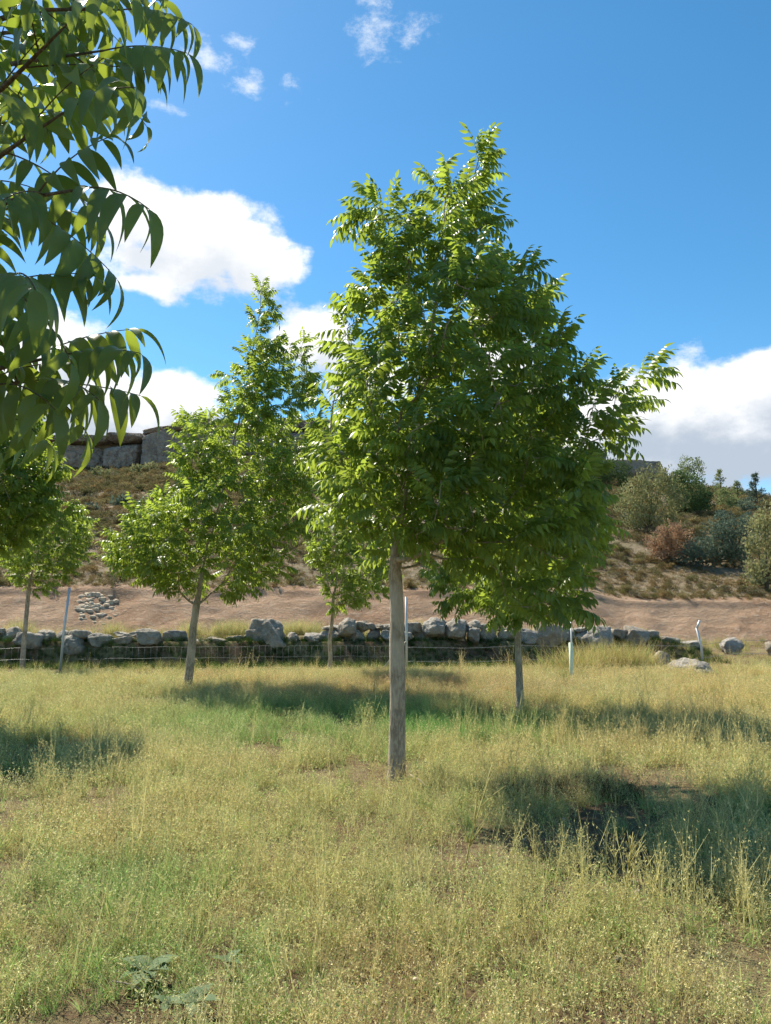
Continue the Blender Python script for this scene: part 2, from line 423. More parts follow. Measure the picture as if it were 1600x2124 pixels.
wall = tag(empty('stone_wall', (0, 24.9, .3)), 'tumbled dry stone wall of grey lichened boulders behind the wire fence', 'stone wall')
wall_inv = Matrix.Translation((0, -24.9, -.3))
TOPX = [-200, 0, 55, 75, 100, 195, 225, 285, 380, 410, 500, 522, 600, 630, 700, 720, 790, 880, 930, 1000, 1060, 1180, 1240, 1300, 1350, 1375, 1400]
TOPY = [1305, 1302, 1306, 1330, 1308, 1304, 1318, 1308, 1308, 1330, 1322, 1308, 1310, 1322, 1296, 1286, 1296, 1290, 1282, 1290, 1306, 1302, 1300, 1304, 1312, 1322, 1332]
def wall_y(x): return 24.9 + .09 * x
def add_stone(x, y, z0, w, h, d, rz=None):
    o = stone('stone', ROCKS[rng.integers(len(ROCKS))], (x, y - 24.9, z0 + h / 2 - .3), (w / 2 * 1.1, d / 2, h / 2 * 1.1), rng.uniform(-.5, .5) if rz is None else rz, wall, .16)
    return o
x = -16.0
while x < 9.6:
    w = rng.uniform(.42, .85); xm = x + w / 2; y = wall_y(xm); px = CX + FPX * xm / y
    top = at(CX, float(np.interp(px, TOPX, TOPY)), y)[2]
    z = float(Hg(xm, y)) - .12
    h = rng.uniform(.38, .58)
    if px < 480 and rng.random() < .25: h *= .7
    add_stone(xm, y + rng.uniform(-.35, .05), z, w, min(h, top - z + .05), rng.uniform(.5, .8))
    zz = z + h * .9
    if top - zz > .1:
        xx = x
        while xx < x + w - .08:
            w2 = min(rng.uniform(.3, .62), x + w - xx + .1); h2 = rng.uniform(.75, 1.0) * (top - zz)
            if h2 > .5:
                add_stone(xx + w2 / 2, y + rng.uniform(-.1, .15), zz, w2, h2 * .55, .5); add_stone(xx + w2 / 2 + rng.uniform(-.1, .1), y + rng.uniform(-.05, .2), zz + h2 * .48, w2 * rng.uniform(.7, 1.1), h2 * .52, .45)
            else: add_stone(xx + w2 / 2, y + rng.uniform(-.08, .15), zz - .03, w2, h2 + .05, .5)
            xx += w2 * .92
    x += w * .93
for px, py0, py1, wpx in ((565, 1285, 1392, 78), (722, 1281, 1320, 36), (540, 1332, 1385, 34), (900, 1280, 1320, 46), (945, 1283, 1325, 42), (1140, 1296, 1350, 70), (1245, 1298, 1345, 60), (1325, 1298, 1342, 60), (100, 1312, 1360, 60), (185, 1318, 1362, 60)):
    xm = (px - CX) / FPX * 24.6; y = wall_y(xm) - .35; s = y / FPX
    zt, zb = at(CX, py0, y)[2], at(CX, py1, y)[2]
    add_stone(xm, y, zb, wpx * s, zt - zb, min(.8, wpx * s), 0)
# loose boulders near the end of the wall
def boulder(px, py0, py1, wpx, Y, label, d=.7, me=None):
    s = Y / FPX; x = (px - CX) * s; zt = at(CX, py0, Y)[2]; zg = float(Hg(x, Y)) - .08
    o = obj('boulder', me or ROCKS[rng.integers(len(ROCKS))], None, (x, Y, (zt + zg) / 2)); o.scale = (wpx * s / 2, d / 2, (zt - zg) / 2)
    o.rotation_euler = (.05, .1, .2); return tag(o, label, 'boulder', 'loose boulders beside the wall')
boulder(1424, 1364, 1400, 78, 19.6, 'low flat grey boulder half sunk in the meadow before the bent post', 1.1, ROCKS[2])
boulder(1507, 1318, 1358, 52, 25.6, 'upright grey boulder alone on grass past the end of the wall', .8, ROCKS[4])
boulder(1598, 1330, 1362, 34, 25.0, 'smaller grey boulder on grass farthest from the wall end', .7, ROCKS[6])
boulder(1362, 1350, 1366, 30, 23.2, 'small pale boulder in the shaded grass at the foot of the wall', .5, ROCKS[8])
# pale stones set in the bank
for i in range(75):
    px, py = rng.uniform(158, 242), rng.uniform(1232, 1296)
    if px < 175 and py > 1285: continue
    if ((px - 200) / 46) ** 2 + ((py - 1262) / 36) ** 2 > 1: continue
    p = drop(px, py) + [0, .05, -.02]; s = rng.uniform(.09, .21)
    stone('stone', PALES[i % 6], p, (s, s * .7, s * .72), rng.uniform(-1, 1), bank)
for i in range(60):
    px, py = rng.uniform(-100, 1700), rng.uniform(1235, 1312); p = drop(px, py)
    if 31 < p[1] - skew(p[0]) < 34.2:
        s = rng.uniform(.02, .065); stone('stone', PALES[i % 6], p + [0, s * .5, -s * .4], (s, s, s * .8), rng.uniform(-1, 1), bank)

# ------------------------------------------------------------------ cliff
cliff = tag(empty('cliff', (0, 101, 20)), 'grey limestone cliff of weathered blocks along the hilltop', 'cliff', kind='structure')
def cliff_block(seed):
    r = np.random.default_rng(seed); V, T = ico(6); V = V / (np.max(np.abs(V), axis=1)[:, None] ** .88)
    for k in range(5):
        n = unit(r.normal(size=3)); s = V @ n - r.uniform(.75, 1.0); V = V - np.where(s > 0, s, 0)[:, None] * n * .8
    nn = V / np.linalg.norm(V, axis=1)[:, None]; Q = V * np.array([2.6, 2, 1.3]) + seed * 5.3
    crack = np.exp(-(fbm(Q * np.array([1.6, 1, .5]), 3, seed) / .018) ** 2) * .10 + np.exp(-(fbm(Q * np.array([.5, 1, 2.6]), 3, seed + 4) / .02) ** 2) * .09
    V = V + nn * (.26 * fbm(Q, 4, seed + 1, .6) + .14 * fbm(Q * 5, 4, seed + 2, .6) - crack)[:, None]; V /= np.abs(V).max(axis=0)
    return mesh('cliff_block', V, T, M_CLIFF)
BL = [cliff_block(140 + i) for i in range(7)]
x = -75.0
while x < 46:
    w = rng.uniform(4.0, 12.5); xm = x + w / 2; u = xm / 100
    top = np.interp(u, RX, RZ) * 100 + 1.6; ch = np.interp(u, RX, CH) * 100
    if ch > 1.6 and xm < 37:
        zc = top - ch
        y0 = 100.6 + skew(xm)
        h = ch * (rng.uniform(.66, .9) if ch > 3.6 else rng.uniform(.85, 1.1))
        o = stone('rock_block', BL[rng.integers(7)], (xm, y0 - 101 + rng.uniform(-.9, .7), zc - .6 + h / 2 - 20), (w / 2 * 1.08, 2.2, h / 2 + .5), rng.uniform(-.2, .2), cliff, .07)
        xx = x
        while xx < x + w - .5 and ch > 3.6:
            w2 = rng.uniform(1.6, 7)
            h2 = max(.5, ch * rng.uniform(.96, 1.08) - h)
            stone('rock_block', BL[rng.integers(7)], (xx + w2 / 2, y0 - 101 + rng.uniform(-.7, .6), zc + h - .15 + h2 / 2 - 20), (w2 / 2 * 1.08, 2.0, h2 / 2 * 1.15), rng.uniform(-.25, .25), cliff, .06)
            xx += w2 * .95
    x += w * .98

# ------------------------------------------------------------------ pinnate leaves
def leaflet_geo(L, wd, ns, base, d0, bend, side0, fold=.25):
    """one drooping lance-shaped leaflet: centre line bends down, two blades folded along the midrib"""
    t = np.linspace(0, 1, ns + 1); p = np.array(base, float); d = unit(d0)
    pts = [p]; dirs = [d]
    down = np.array([0, 0, -1.0])
    for k in range(ns):
        d = unit(d + down * bend / ns); p = p + d * L / ns; pts.append(p); dirs.append(d)
    prof = np.sin(np.pi * t ** .78) ** .9 * (1 - .35 * t); prof = prof / prof.max() * wd / 2
    V = []; 
    for i in range(ns + 1):
        s = unit(side0 - dirs[i] * np.dot(side0, dirs[i])); n = np.cross(dirs[i], s)
        if n[2] < 0: n = -n
        if i in (0, ns): V.append([pts[i]])
        else: V.append([pts[i] + s * prof[i] + n * prof[i] * fold, pts[i], pts[i] - s * prof[i] + n * prof[i] * fold])
    T = []; o = [0]
    for v in V: o.append(o[-1] + len(v))
    for i in range(ns):
        a, b = o[i], o[i + 1]
        if i == 0: T += [[a, b, b + 1], [a, b + 1, b + 2]]
        elif i == ns - 1: T += [[a, b, a + 1], [a + 1, b, a + 2]]
        else: T += [[a, b, b + 1], [a, b + 1, a + 1], [a + 1, b + 1, b + 2], [a + 1, b + 2, a + 2]]
    return np.concatenate([np.array(v) for v in V]), np.array(T)
def leaf_plan(L, npairs, seed, ll=.36):
    """rachis curve and leaflet frames of one compound leaf, along +X"""
    r = np.random.default_rng(seed)
    s = np.linspace(0, 1, 9); arch = r.uniform(.25, .6)
    P = np.stack([L * s * (1 - .1 * s * arch), .05 * L * r.uniform(-1, 1) * s * s, L * (.12 * s - arch * .62 * s * s)], 1)
    out = []
    for k in range(npairs):
        q = .26 + .66 * k / (npairs - 1); c = np.array([np.interp(q, s, P[:, j]) for j in range(3)])
        t = unit([1, 0, .12 - 2 * arch * .62 * q]); sz = ll * (.78 + .44 * math.sin(math.pi * (.15 + .75 * k / (npairs - 1)))) * r.uniform(.9, 1.1)
        for sg in (-1, 1):
            d = unit(np.array([0, sg, 0]) * r.uniform(.85, 1.0) + t * r.uniform(.38, .6) + np.array([0, 0, r.uniform(.0, .3)]))
            out.append((c, d, t, sz * L * r.uniform(.9, 1.08), r.uniform(1.9, 3.4)))
    t = unit(P[-1] - P[-2]); out.append((P[-1], t, np.array([0, 1, 0]), ll * L * 1.05, 1.0))
    return P, out
def leaf_geo(L, npairs, seed, ns=4, ll=.37, ratio=.30):
    P, lf = leaf_plan(L, npairs, seed, ll); mb = MB()
    mb.add(*tube(P[::2], np.linspace(.0035, .0012, 5), 3, False), .3)
    r = np.random.default_rng(seed + 5)
    for c, d, t, l, b in lf:
        V, T = leaflet_geo(l, l * ratio, ns, c, d, b, t); mb.add(V, T, r.uniform(.0, .25))
    V, T = mb.get(); return V, T, np.concatenate(mb.A)
LEAFS = [leaf_geo(1.0, 4 + i % 3, 200 + i) for i in range(7)]        # unit length, scaled per leaf; thin rachis kept thin below
for i, (V, T, A) in enumerate(LEAFS): pass
LEAF_ME = [mesh('leaf', V, T, M_LEAF, True, {'rnd': A}) for V, T, A in LEAFS]

def frame(d, roll):
    """x along d, z as near up as possible, then a small roll"""
    x = unit(d); y = np.cross([0, 0, 1.0], x)
    if np.linalg.norm(y) < .15: y = np.array([0, 1.0, 0])
    y = unit(y - x * x.dot(y)); z = np.cross(x, y)
    c, s = math.cos(roll), math.sin(roll)
    return np.stack([x, y * c + z * s, z * c - y * s], 1)

# ------------------------------------------------------------------ trees
def envelope_points(prof, Y, n, r, depth=1.0, shell=.45, inset=0.0):
    """points inside the crown outline; prof = (py, left px, right px); the crown is as deep as it is wide"""
    prof = np.array(prof, float); w = prof[:, 2] - prof[:, 1]
    py = np.linspace(prof[0, 0], prof[-1, 0], 200); ww = np.interp(py, prof[:, 0], w); cdf = np.cumsum(ww ** 1.7); cdf /= cdf[-1]
    out = []
    while len(out) < n:
        y = np.interp(r.random(), cdf, py); l, rr = np.interp(y, prof[:, 0], prof[:, 1]), np.interp(y, prof[:, 0], prof[:, 2])
        a = r.uniform(0, 2 * math.pi); q = (shell + (1 - shell) * r.random()) if r.random() < .72 else math.sqrt(r.random())
        cx, hw = (l + rr) / 2, max(6, (rr - l) / 2 - inset * FPX / Y)
        p = at(cx + hw * q * math.cos(a), y, Y)
        dy = hw * Y / FPX * q * math.sin(a) * depth
        p = p + np.array([0, dy, 0]); out.append(p)
    return np.array(out)
def tree(name, label, cat, Y, trunk_px, prof, n_tips, seed, leaf_len, r_base, r_fork, leader_px=None, tips=(), parts=250, spacing=.055,
         depth=1.0, leader_fork=0, thin=.014, mat=None, keep=None):
    r = np.random.default_rng(seed)
    trunk = [at(px, py, Y) for px, py in trunk_px]
    base = trunk[0].copy(); base[2] = float(Hg(base[0], base[1])) - .05; trunk[0] = base
    root = tag(empty(name, tuple(base)), label, cat, 'young trees planted in rows')
    lead = [trunk[-1]] + [at(px, py, Y) + np.array([0, r.uniform(-.1, .1), 0]) for px, py in (leader_px or [])]
    # skeleton: trunk top and leader as seeds, tips joined nearest first
    nodes = []; par = []; plen = []
    def put(p, q):
        nodes.append(np.array(p, float)); par.append(q); plen.append(0 if q < 0 else plen[q] + np.linalg.norm(nodes[q] - p)); return len(nodes) - 1
    cur = put(trunk[-1], -1)
    for a, b in zip(lead[:-1], lead[1:]):
        k = max(2, int(np.linalg.norm(b - a) / .22))
        for j in range(1, k + 1): cur = put(a + (b - a) * j / k + r.normal(0, .015, 3), cur)
    pts = envelope_points(prof, Y, n_tips, r, depth, inset=leaf_len * .5)
    ex = np.array([at(px, py, Y) + np.array([0, dy, 0]) for px, py, dy in tips]) if len(tips) else np.zeros((0, 3))
    cm = pts.mean(0)
    if len(ex): v = ex - cm; ex = ex - v / np.linalg.norm(v, axis=1)[:, None] * leaf_len * .7
    allp = np.concatenate([pts, ex]); o0 = trunk[-1]
    for i in np.argsort(np.linalg.norm(allp - o0, axis=1)):
        p = allp[i]; A = np.array(nodes); d = np.linalg.norm(A - p, axis=1)
        rise = (p[2] - A[:, 2]) / (d + 1e-6)
        cost = d * (1 + .9 * np.clip(.25 - rise, 0, 2)) + .33 * np.array(plen)
        q = int(np.argmin(cost)); a = nodes[q]; L = d[q]
        if L < .05: continue
        k = max(2, int(L / .16)); cur = q
        bow = np.array([0, 0, -1.0]) * L * .10 + r.normal(0, .03, 3) * L
        for j in range(1, k + 1):
            s = j / k; cur = put(a + (p - a) * s + bow * 4 * s * (1 - s) * .7, cur)
    N = np.array(nodes); par = np.array(par); nch = np.bincount(par[par >= 0], minlength=len(N))
    rad2 = np.zeros(len(N))
    for i in range(len(N) - 1, -1, -1):
        if nch[i] == 0: rad2[i] = .0032 ** 2
        else: rad2[i] += .0006 ** 2
        if par[i] >= 0: rad2[par[i]] += rad2[i] * .995
    rad = np.sqrt(rad2); rad = np.minimum(rad * min(1.0, r_fork * .9 / rad[0]) + .0008, r_fork)
    # trunk with a flared foot
    tp = np.array(trunk); ts = np.concatenate([[0], np.cumsum(np.linalg.norm(np.diff(tp, axis=0), axis=1))])
    th = ts[-1]; run = 0.0; kk = 0; ext = []
    while run < .55 and kk + 1 < len(nodes) and par[kk + 1] == kk: run += np.linalg.norm(N[kk + 1] - N[kk]); kk += 1; ext.append(N[kk])
    tp = np.array(trunk + ext); ts = np.concatenate([[0], np.cumsum(np.linalg.norm(np.diff(tp, axis=0), axis=1))]); q = np.linspace(0, ts[-1], 54); P = np.stack([np.interp(q, ts, tp[:, j]) for j in range(3)], 1)
    for _ in range(4): P[1:-1] = (P[:-2] + 2 * P[1:-1] + P[2:]) / 4
    P[:, 0] += .010 * (vnoise(np.stack([q * 3, q * 0, q * 0], 1), seed) - .5)
    rr = np.interp(q, [0, .12, .4, th, th + .12, ts[-1]], [r_base * 1.32, r_base * 1.08, r_base * .95, r_fork, r_fork * .82, rad[kk] * 1.05])
    V, T = tube(P, rr, 18)
    c = np.repeat(P, 18, axis=0); nrm = (V - c) / (np.linalg.norm(V - c, axis=1)[:, None] + 1e-9)
    V = V + nrm * (r_base * .35 * fbm(V * np.array([9, 9, 2.2]), 4, seed))[:, None]
    obj('trunk', mesh('trunk', V - base, T, M_BARK), root)
    mb = MB(); 
    for i in range(len(N)):
        if par[i] < 0: continue
        a, b = N[par[i]], N[i]; ra, rb = rad[par[i]], rad[i]
        if ra > rb * 2.2: ra = rb * 1.5
        V, T = tube(np.stack([a - (b - a) * .06, b]), [ra, rb], 7 if rb > .012 else 4, False); mb.add(V - base, T)
    mb.build('branches', M_TWIG if r_fork < .03 else M_BARK, root)['kind'] = 'stuff'
    # leaves along every thin shoot, spiralling
    cc = np.array([o0[0], o0[1], 0]); L = []
    g = r.uniform(0, 6)
    for i in range(len(N)):
        if par[i] < 0 or rad[i] > thin: continue
        a, b = N[par[i]], N[i]; d = b - a; l = np.linalg.norm(d)
        k = l / spacing; k = int(k) + (r.random() < k - int(k))
        if nch[i] == 0: k += 3
        for j in range(k):
            p = a + d * r.random(); g += 2.4 + r.normal(0, .3)
            sd = unit(d); u = unit(np.cross(sd, [.3, .1, 1])); w = np.cross(sd, u)
            rad_dir = u * math.cos(g) + w * math.sin(g); outw = unit((p - cc) * np.array([1, 1, 0]))
            dv = rad_dir * .8 + sd * .55 + outw * .35 + np.array([0, 0, .12]); dv = unit(dv); dv[2] = np.clip(dv[2], -.35, .8)
            if nch[i] == 0 and j >= k - 2: dv = unit(sd + r.normal(0, .25, 3))
            L.append((p, dv, leaf_len * r.uniform(.72, 1.18), r.normal(0, .22), r.integers(len(LEAFS)), r.random()))
    # leaves that show largest become parts, the rest one mass
    cen = N.mean(0); S = []
    for p, dv, s, ro, k, rn in L:
        e = p + dv * s * .5 - cen; S.append(-e[1] + .5 * abs(e[0]) + .3 * abs(e[2]) + r.normal(0, .25) + (-50 if (keep and not keep(p)) else 0))
    order = np.argsort(S)[::-1]; big = set(order[:parts].tolist())
    mb = MB(); 
    for i, (p, dv, s, ro, k, rn) in enumerate(L):
        M3 = frame(dv, ro)
        if i in big:
            o = obj('leaf', LEAF_ME[k], root); Mx = Matrix.Identity(4)
            for a in range(3):
                for b in range(3): Mx[a][b] = float(M3[a][b] * s)
                Mx[a][3] = float(p[a] - base[a])
            o.matrix_local = Mx
        else:
            V, T, A = LEAFS[k]; mb.add(V * s @ M3.T + (p - base), T, A + rn)
    cr = mb.build('crown', mat or M_LEAF, root, True, 'rnd'); cr['kind'] = 'stuff'
    print(name, label[:30], 'leaves', len(L), 'tris', len(cr.data.polygons))
    return root

T1P = [(305, 985, 1010), (350, 945, 1005), (400, 860, 1000), (430, 740, 1030), (490, 735, 1040), (540, 752, 1072), (600, 705, 1145), (650, 685, 1150), (700, 690, 1185),
       (760, 668, 1235), (800, 645, 1270), (860, 642, 1285), (920, 640, 1280), (980, 640, 1250), (1040, 645, 1245), (1090, 660, 1245), (1130, 720, 1240), (1165, 860, 1215), (1200, 960, 1200)]
tree('leafy_tree', 'largest leafy tree with full dense crown on a straight bare grey trunk', 'tree', 7.8,
     [(823, 1602), (826, 1450), (824, 1300), (822, 1190)], T1P, 330, 11, .30, .082, .066,
     [(815, 1165), (835, 1050), (865, 850), (900, 650), (945, 470), (985, 350), (1000, 312)],
     tips=[(1000, 305, 0), (985, 340, .1), (940, 385, 0), (800, 378, .1), (760, 395, -.1), (722, 415, 0), (850, 410, .2), (1020, 425, 0), (1035, 480, .2), (1068, 535, 0), (1148, 585, 0), (1150, 640, .2),
           (1110, 600, -.2), (1180, 680, 0), (1130, 575, .2), (700, 610, 0), (688, 650, .1), (690, 700, -.1), (1260, 770, .1), (1380, 762, -.1), (1350, 800, 0), (1310, 800, -.2), (1365, 830, .1), (1300, 860, -.3), (1320, 885, .1), (1305, 925, -.2), (1240, 745, .1),
           (1190, 1300, -.3), (1130, 1290, -.4), (1060, 1300, -.2), (1100, 1250, -.5), (1170, 1240, -.4), (1040, 1230, -.3), (1200, 1180, -.2), (1265, 1110, -.2), (1255, 1150, 0), (1000, 1200, -.3),
           (645, 960, -.2), (650, 1080, -.3), (735, 1135, -.4), (780, 1130, -.3), (900, 1175, -.5)],
     parts=300, spacing=.044)
T2P = [(800, 1090, 1150), (900, 1000, 1200), (960, 980, 1245), (1020, 960, 1262), (1080, 940, 1270), (1130, 900, 1268), (1170, 870, 1250), (1210, 866, 1240), (1250, 880, 1225), (1285, 950, 1190)]
tree('leafy_tree', 'smaller tree with low hanging crown, half hidden behind the largest tree', 'tree', 12.2,
     [(1079, 1484), (1077, 1400), (1074, 1320), (1070, 1240)], T2P, 210, 12, .30, .058, .045,
     [(1075, 1150), (1090, 1000), (1110, 850)], parts=200, spacing=.05)
T3P = [(585, 535, 556), (640, 525, 590), (690, 512, 630), (740, 480, 650), (790, 478, 670), (840, 440, 690), (880, 372, 700), (930, 365, 705), (980, 350, 700), (1030, 320, 690),
       (1080, 250, 670), (1120, 225, 640), (1160, 232, 615), (1200, 265, 590), (1240, 340, 500)]
tree('leafy_tree', 'tall tree with two pointed tops on a slender leaning trunk', 'tree', 16.0,
     [(386, 1434), (392, 1400), (400, 1320), (408, 1255)], T3P, 330, 13, .34, .088, .07,
     [(425, 1150), (470, 980), (510, 800), (535, 680), (546, 595)],
     tips=[(545, 585, 0), (530, 630, .1), (365, 850, 0), (385, 845, .2), (400, 860, 0), (470, 755, 0), (480, 800, .2), (640, 690, 0), (650, 745, .1), (220, 1130, 0), (235, 1160, -.3), (250, 1090, .2), (600, 1190, 0), (360, 1240, -.2), (480, 1250, -.3)],
     parts=250, spacing=.06, thin=.016)
T4P = [(1040, 660, 760), (1090, 635, 790), (1140, 622, 810), (1190, 640, 822), (1230, 660, 812), (1258, 672, 770)]
tree('leafy_tree', 'small round-crowned tree with thin kinked trunk before the tumbled wall', 'tree', 19.7,
     [(682, 1412), (686, 1370), (684, 1330), (689, 1290), (691, 1255)], T4P, 120, 14, .30, .052, .042,
     [(700, 1180), (705, 1060)], tips=[(820, 1240, 0), (830, 1210, .2)], parts=120, spacing=.06)
T5P = [(1035, 70, 160), (1075, 20, 190), (1115, 5, 205), (1155, 5, 195), (1190, 10, 165), (1225, 40, 110)]
tree('leafy_tree', 'small tree with thin pale trunk beside the tall straight fence post', 'tree', 22.0,
     [(46, 1384), (50, 1330), (56, 1270), (60, 1220)], T5P, 160, 15, .32, .07, .05,
     [(75, 1150), (95, 1045)], parts=120, spacing=.065)
T6P = [(835, -70, 70), (880, -160, 105), (930, -190, 118), (980, -200, 125), (1030, -190, 125), (1080, -170, 105), (1120, -150, 60), (1145, -100, 20)]
tree('leafy_tree', 'dense dark-leaved tree rising between the overhanging branches and the small pale-trunked tree', 'tree', 11.0,
     [(-34, 1500), (-32, 1380), (-30, 1250), (-32, 1140)], T6P, 190, 16, .31, .08, .06,
     [(-32, 1050), (-20, 850)], tips=[(80, 845, 0), (60, 850, .1), (125, 940, 0), (130, 1000, .1), (190, 1075, -.1), (120, 1060, 0)], parts=160, spacing=.05,
     keep=lambda p: CX + FPX * p[0] / p[1] > -10)

# the near tree: leafy branches hang into the view, each near leaf built of separate leaflets
def near_tree():
    r = np.random.default_rng(77)
    base = np.array([-1.95, 3.3, 0]); base[2] = float(Hg(base[0], base[1])) - .05
    root = tag(empty('leafy_tree', tuple(base)), 'near tree whose big drooping leaves overhang, dark against the sky', 'tree', 'young trees planted in rows')
    P = np.array([base, base + [.02, 0, .8], base + [-.02, .02, 1.6], base + [.02, 0, 2.1]]); q = np.linspace(0, 3, 30)
    P = np.stack([np.interp(q, range(4), P[:, j]) for j in range(3)], 1)
    V, T = tube(P, np.interp(q, [0, .2, 3], [.105, .085, .066]), 18); V += np.random.default_rng(1).normal(0, .001, V.shape)
    obj('trunk', mesh('trunk', V - base, T, M_BARK), root)
    fork = P[-1]
    limbs = MB()
    def limb(pts, r0, r1):
        pts = np.array(pts); q = np.linspace(0, len(pts) - 1, 26); C = np.stack([np.interp(q, range(len(pts)), pts[:, j]) for j in range(3)], 1)
        for _ in range(3): C[1:-1] = (C[:-2] + 2 * C[1:-1] + C[2:]) / 4
        V, T = tube(C, np.linspace(r0, r1, 26), 8); limbs.add(V - base, T); return C
    leaves = []                                    # (point, direction, length)
    def dress(C, n, ln, lo=.3, tipleaf=True):
        g = r.uniform(0, 6)
        for k in range(n):
            s = lo + (1 - lo) * (k + r.uniform(.2, .8)) / n; i = int(s * (len(C) - 2)); sd = unit(C[i + 1] - C[i]); g += 2.4 + r.normal(0, .3)
            u = unit(np.cross(sd, [.2, .3, 1])); w = np.cross(sd, u)
            dv = unit((u * math.cos(g) + w * math.sin(g)) * .8 + sd * .6 + np.array([0, 0, .12])); dv[2] = np.clip(dv[2], -.4, .6)
            leaves.append((C[i], dv, ln * r.uniform(.8, 1.15)))
        if tipleaf: leaves.append((C[-1], unit(unit(C[-1] - C[-4]) + np.array([0, 0, -.05])), ln))
    # branches seen in the photograph (tip pixel, distance), then the rest of the crown out of frame
    seen = [((-60, 60), 2.5, (60, 20), 2.3, (250, 20), 2.2), ((-80, 150), 2.4, (40, 130), 2.1, (215, 105), 2.0), ((-80, 240), 2.4, (0, 190), 2.0, (130, 60), 1.8),
            ((-100, 420), 2.3, (-10, 330), 1.9, (130, 235), 1.75), ((-90, 480), 2.2, (0, 420), 1.8, (150, 395), 1.62), ((-120, 620), 2.3, (-40, 600), 1.8, (20, 575), 1.55),
            ((-140, 820), 2.4, (0, 762), 2.0, (125, 738), 1.9), ((-140, 860), 2.4, (-20, 800), 1.95, (70, 790), 1.85), ((-150, 860), 2.3, (-80, 810), 1.9, (-15, 800), 1.8),
            ((-60, 20), 2.5, (60, -40), 2.4, (200, -60), 2.3), ((-90, 320), 2.6, (-20, 270), 2.4, (40, 210), 2.5), ((-100, 120), 2.7, (20, 60), 2.8, (120, 120), 2.9)]
    for (a, ya, b, yb, c, yc) in seen:
        C = limb([fork + (at(*a, ya) - fork) * .5 + [0, 0, .1], at(*a, ya), at(*b, yb), at(*c, yc)], .014, .003)
        limb([fork - [0, 0, .05], C[0]], .022, .0145); dress(C, 6, .29, .42)
    for k in range(30):
        a = r.uniform(0, 2 * math.pi); h = r.uniform(2.4, 5.2); rr = (1.5 - .2 * abs(h - 3.2)) * r.uniform(.55, 1)
        p = np.array([base[0] + rr * math.cos(a), base[1] + rr * math.sin(a), h])
        px, py = CX + FPX * p[0] / p[1], 0
        if p[1] < .4 or p[0] / p[1] > -.50: continue
        m = fork + (p - fork) * .5 + [0, 0, -.15 + .1 * h]
        C = limb([fork - [0, 0, .05], m, p], .02, .003); dress(C, 6, .29, .4)
    limbs.build('branches', M_TWIG, root)['kind'] = 'stuff'
    V5 = [leaf_plan(1.0, 4 + i % 2, 300 + i, .42) for i in range(5)]
    # the leaves whose picture is largest and inside the frame become parts with leaflets below them
    def score(l):
        e = l[0] + l[1] * l[2] * .6
        px = CX + FPX * e[0] / max(e[1], .1); return (1 if px > -60 else -5) + 1.0 / max(e[1], .3) + .0008 * px
    order = sorted(range(len(leaves)), key=lambda i: -score(leaves[i])); big = set(order[:70])
    LME = {}
    def lme(l, b):                                  # a few leaflet shapes shared by all
        k = int(np.clip((b - 1.6) / .45, 0, 3))
        if k not in LME:
            V, T = leaflet_geo(1.0, .27, 9, (0, 0, 0), (1, 0, .05), 1.7 + .5 * k, np.array([0, 1.0, 0]), .3)
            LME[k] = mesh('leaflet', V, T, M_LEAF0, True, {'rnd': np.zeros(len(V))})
        return LME[k]
    mb = MB(); nl = 0
    for i, (p, dv, ln) in enumerate(leaves):
        Pr, lf = V5[i % 5]; M3 = frame(dv, r.normal(0, .2))
        if i in big and nl < 600:
            w = Pr * ln @ M3.T; V, T = tube(w, np.linspace(.0024, .0011, len(w)), 5)
            lo = obj('leaf', mesh('leaf_stalk', V, T, M_TWIG), root, tuple(p - base))
            for c, d, t, l, b in lf:
                c2 = M3 @ (c * ln); d2 = unit(M3 @ d + np.array([0, 0, -.35])); s2 = M3 @ t
                z = np.array([0, 0, 1.0]); y = unit(s2 - d2 * s2.dot(d2)); zz = np.cross(d2, y)
                if zz[2] < 0: y, zz = -y, -zz
                o = obj('leaflet', lme(l, b), lo); s = l * ln; Mx = Matrix.Identity(4)
                for a in range(3):
                    Mx[a][0], Mx[a][1], Mx[a][2], Mx[a][3] = float(d2[a] * s), float(y[a] * s), float(zz[a] * s), float(c2[a])
                o.matrix_local = Mx; nl += 1
        else:
            V, T, A = LEAFS[i % 7]; mb.add(V * ln @ M3.T + (p - base), T, A + r.random())
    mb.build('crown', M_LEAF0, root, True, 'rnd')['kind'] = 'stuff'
    print('near tree leaves', len(leaves), 'leaflets', nl)
near_tree()

# ------------------------------------------------------------------ fence
fence = tag(empty('wire_fence', (0, 22.4, 0)), 'wire mesh fence on thin galvanised posts before the stone wall', 'fence')
fo = np.array([0, 22.4, 0])
def fy(x): return 22.4 + .16 * x
def part_tube(name, P, r, mat, parent, n=8, origin=fo):
    V, T = tube(np.array(P, float) - origin, r, n); return obj(name, mesh(name, V, T, mat), parent)
posts = [(145, 1219, 136, False), (843, 1238, 843, False), (1445, 1302, 1447, True)]
ptop = []
for px, py, pb, bent in posts:
    x = (px - CX) / FPX * 22.4
    for _ in range(4): x = (px - CX) / FPX * fy(x)
    y = fy(x); top = at(px, py, y); bx = (pb - CX) / FPX * y; g = float(Hg(bx, y))
    po = part_tube('post', [(bx, y, g - .2), (bx + (x - bx) * .5, y, (g + top[2]) / 2), tuple(top)], .034, M_STEEL, fence)
    if bent:
        e = at(px + 7, py - 15, y); V, T = tube(np.stack([top - [0, 0, .03], e]) - fo, .034, 8); obj('arm', mesh('arm', V, T, M_STEEL), po)
    ptop.append((x, y, g))
P2 = ptop[1]
part_tube('brace', [(at(788, 1396, P2[1] - .5)), (P2[0] - .02, P2[1], .75)], .035, M_WOOD, fence)
xa, xm, xb = -16.0, P2[0], 15.0
def wirez(x, h): return float(Hg(x, fy(x))) + h
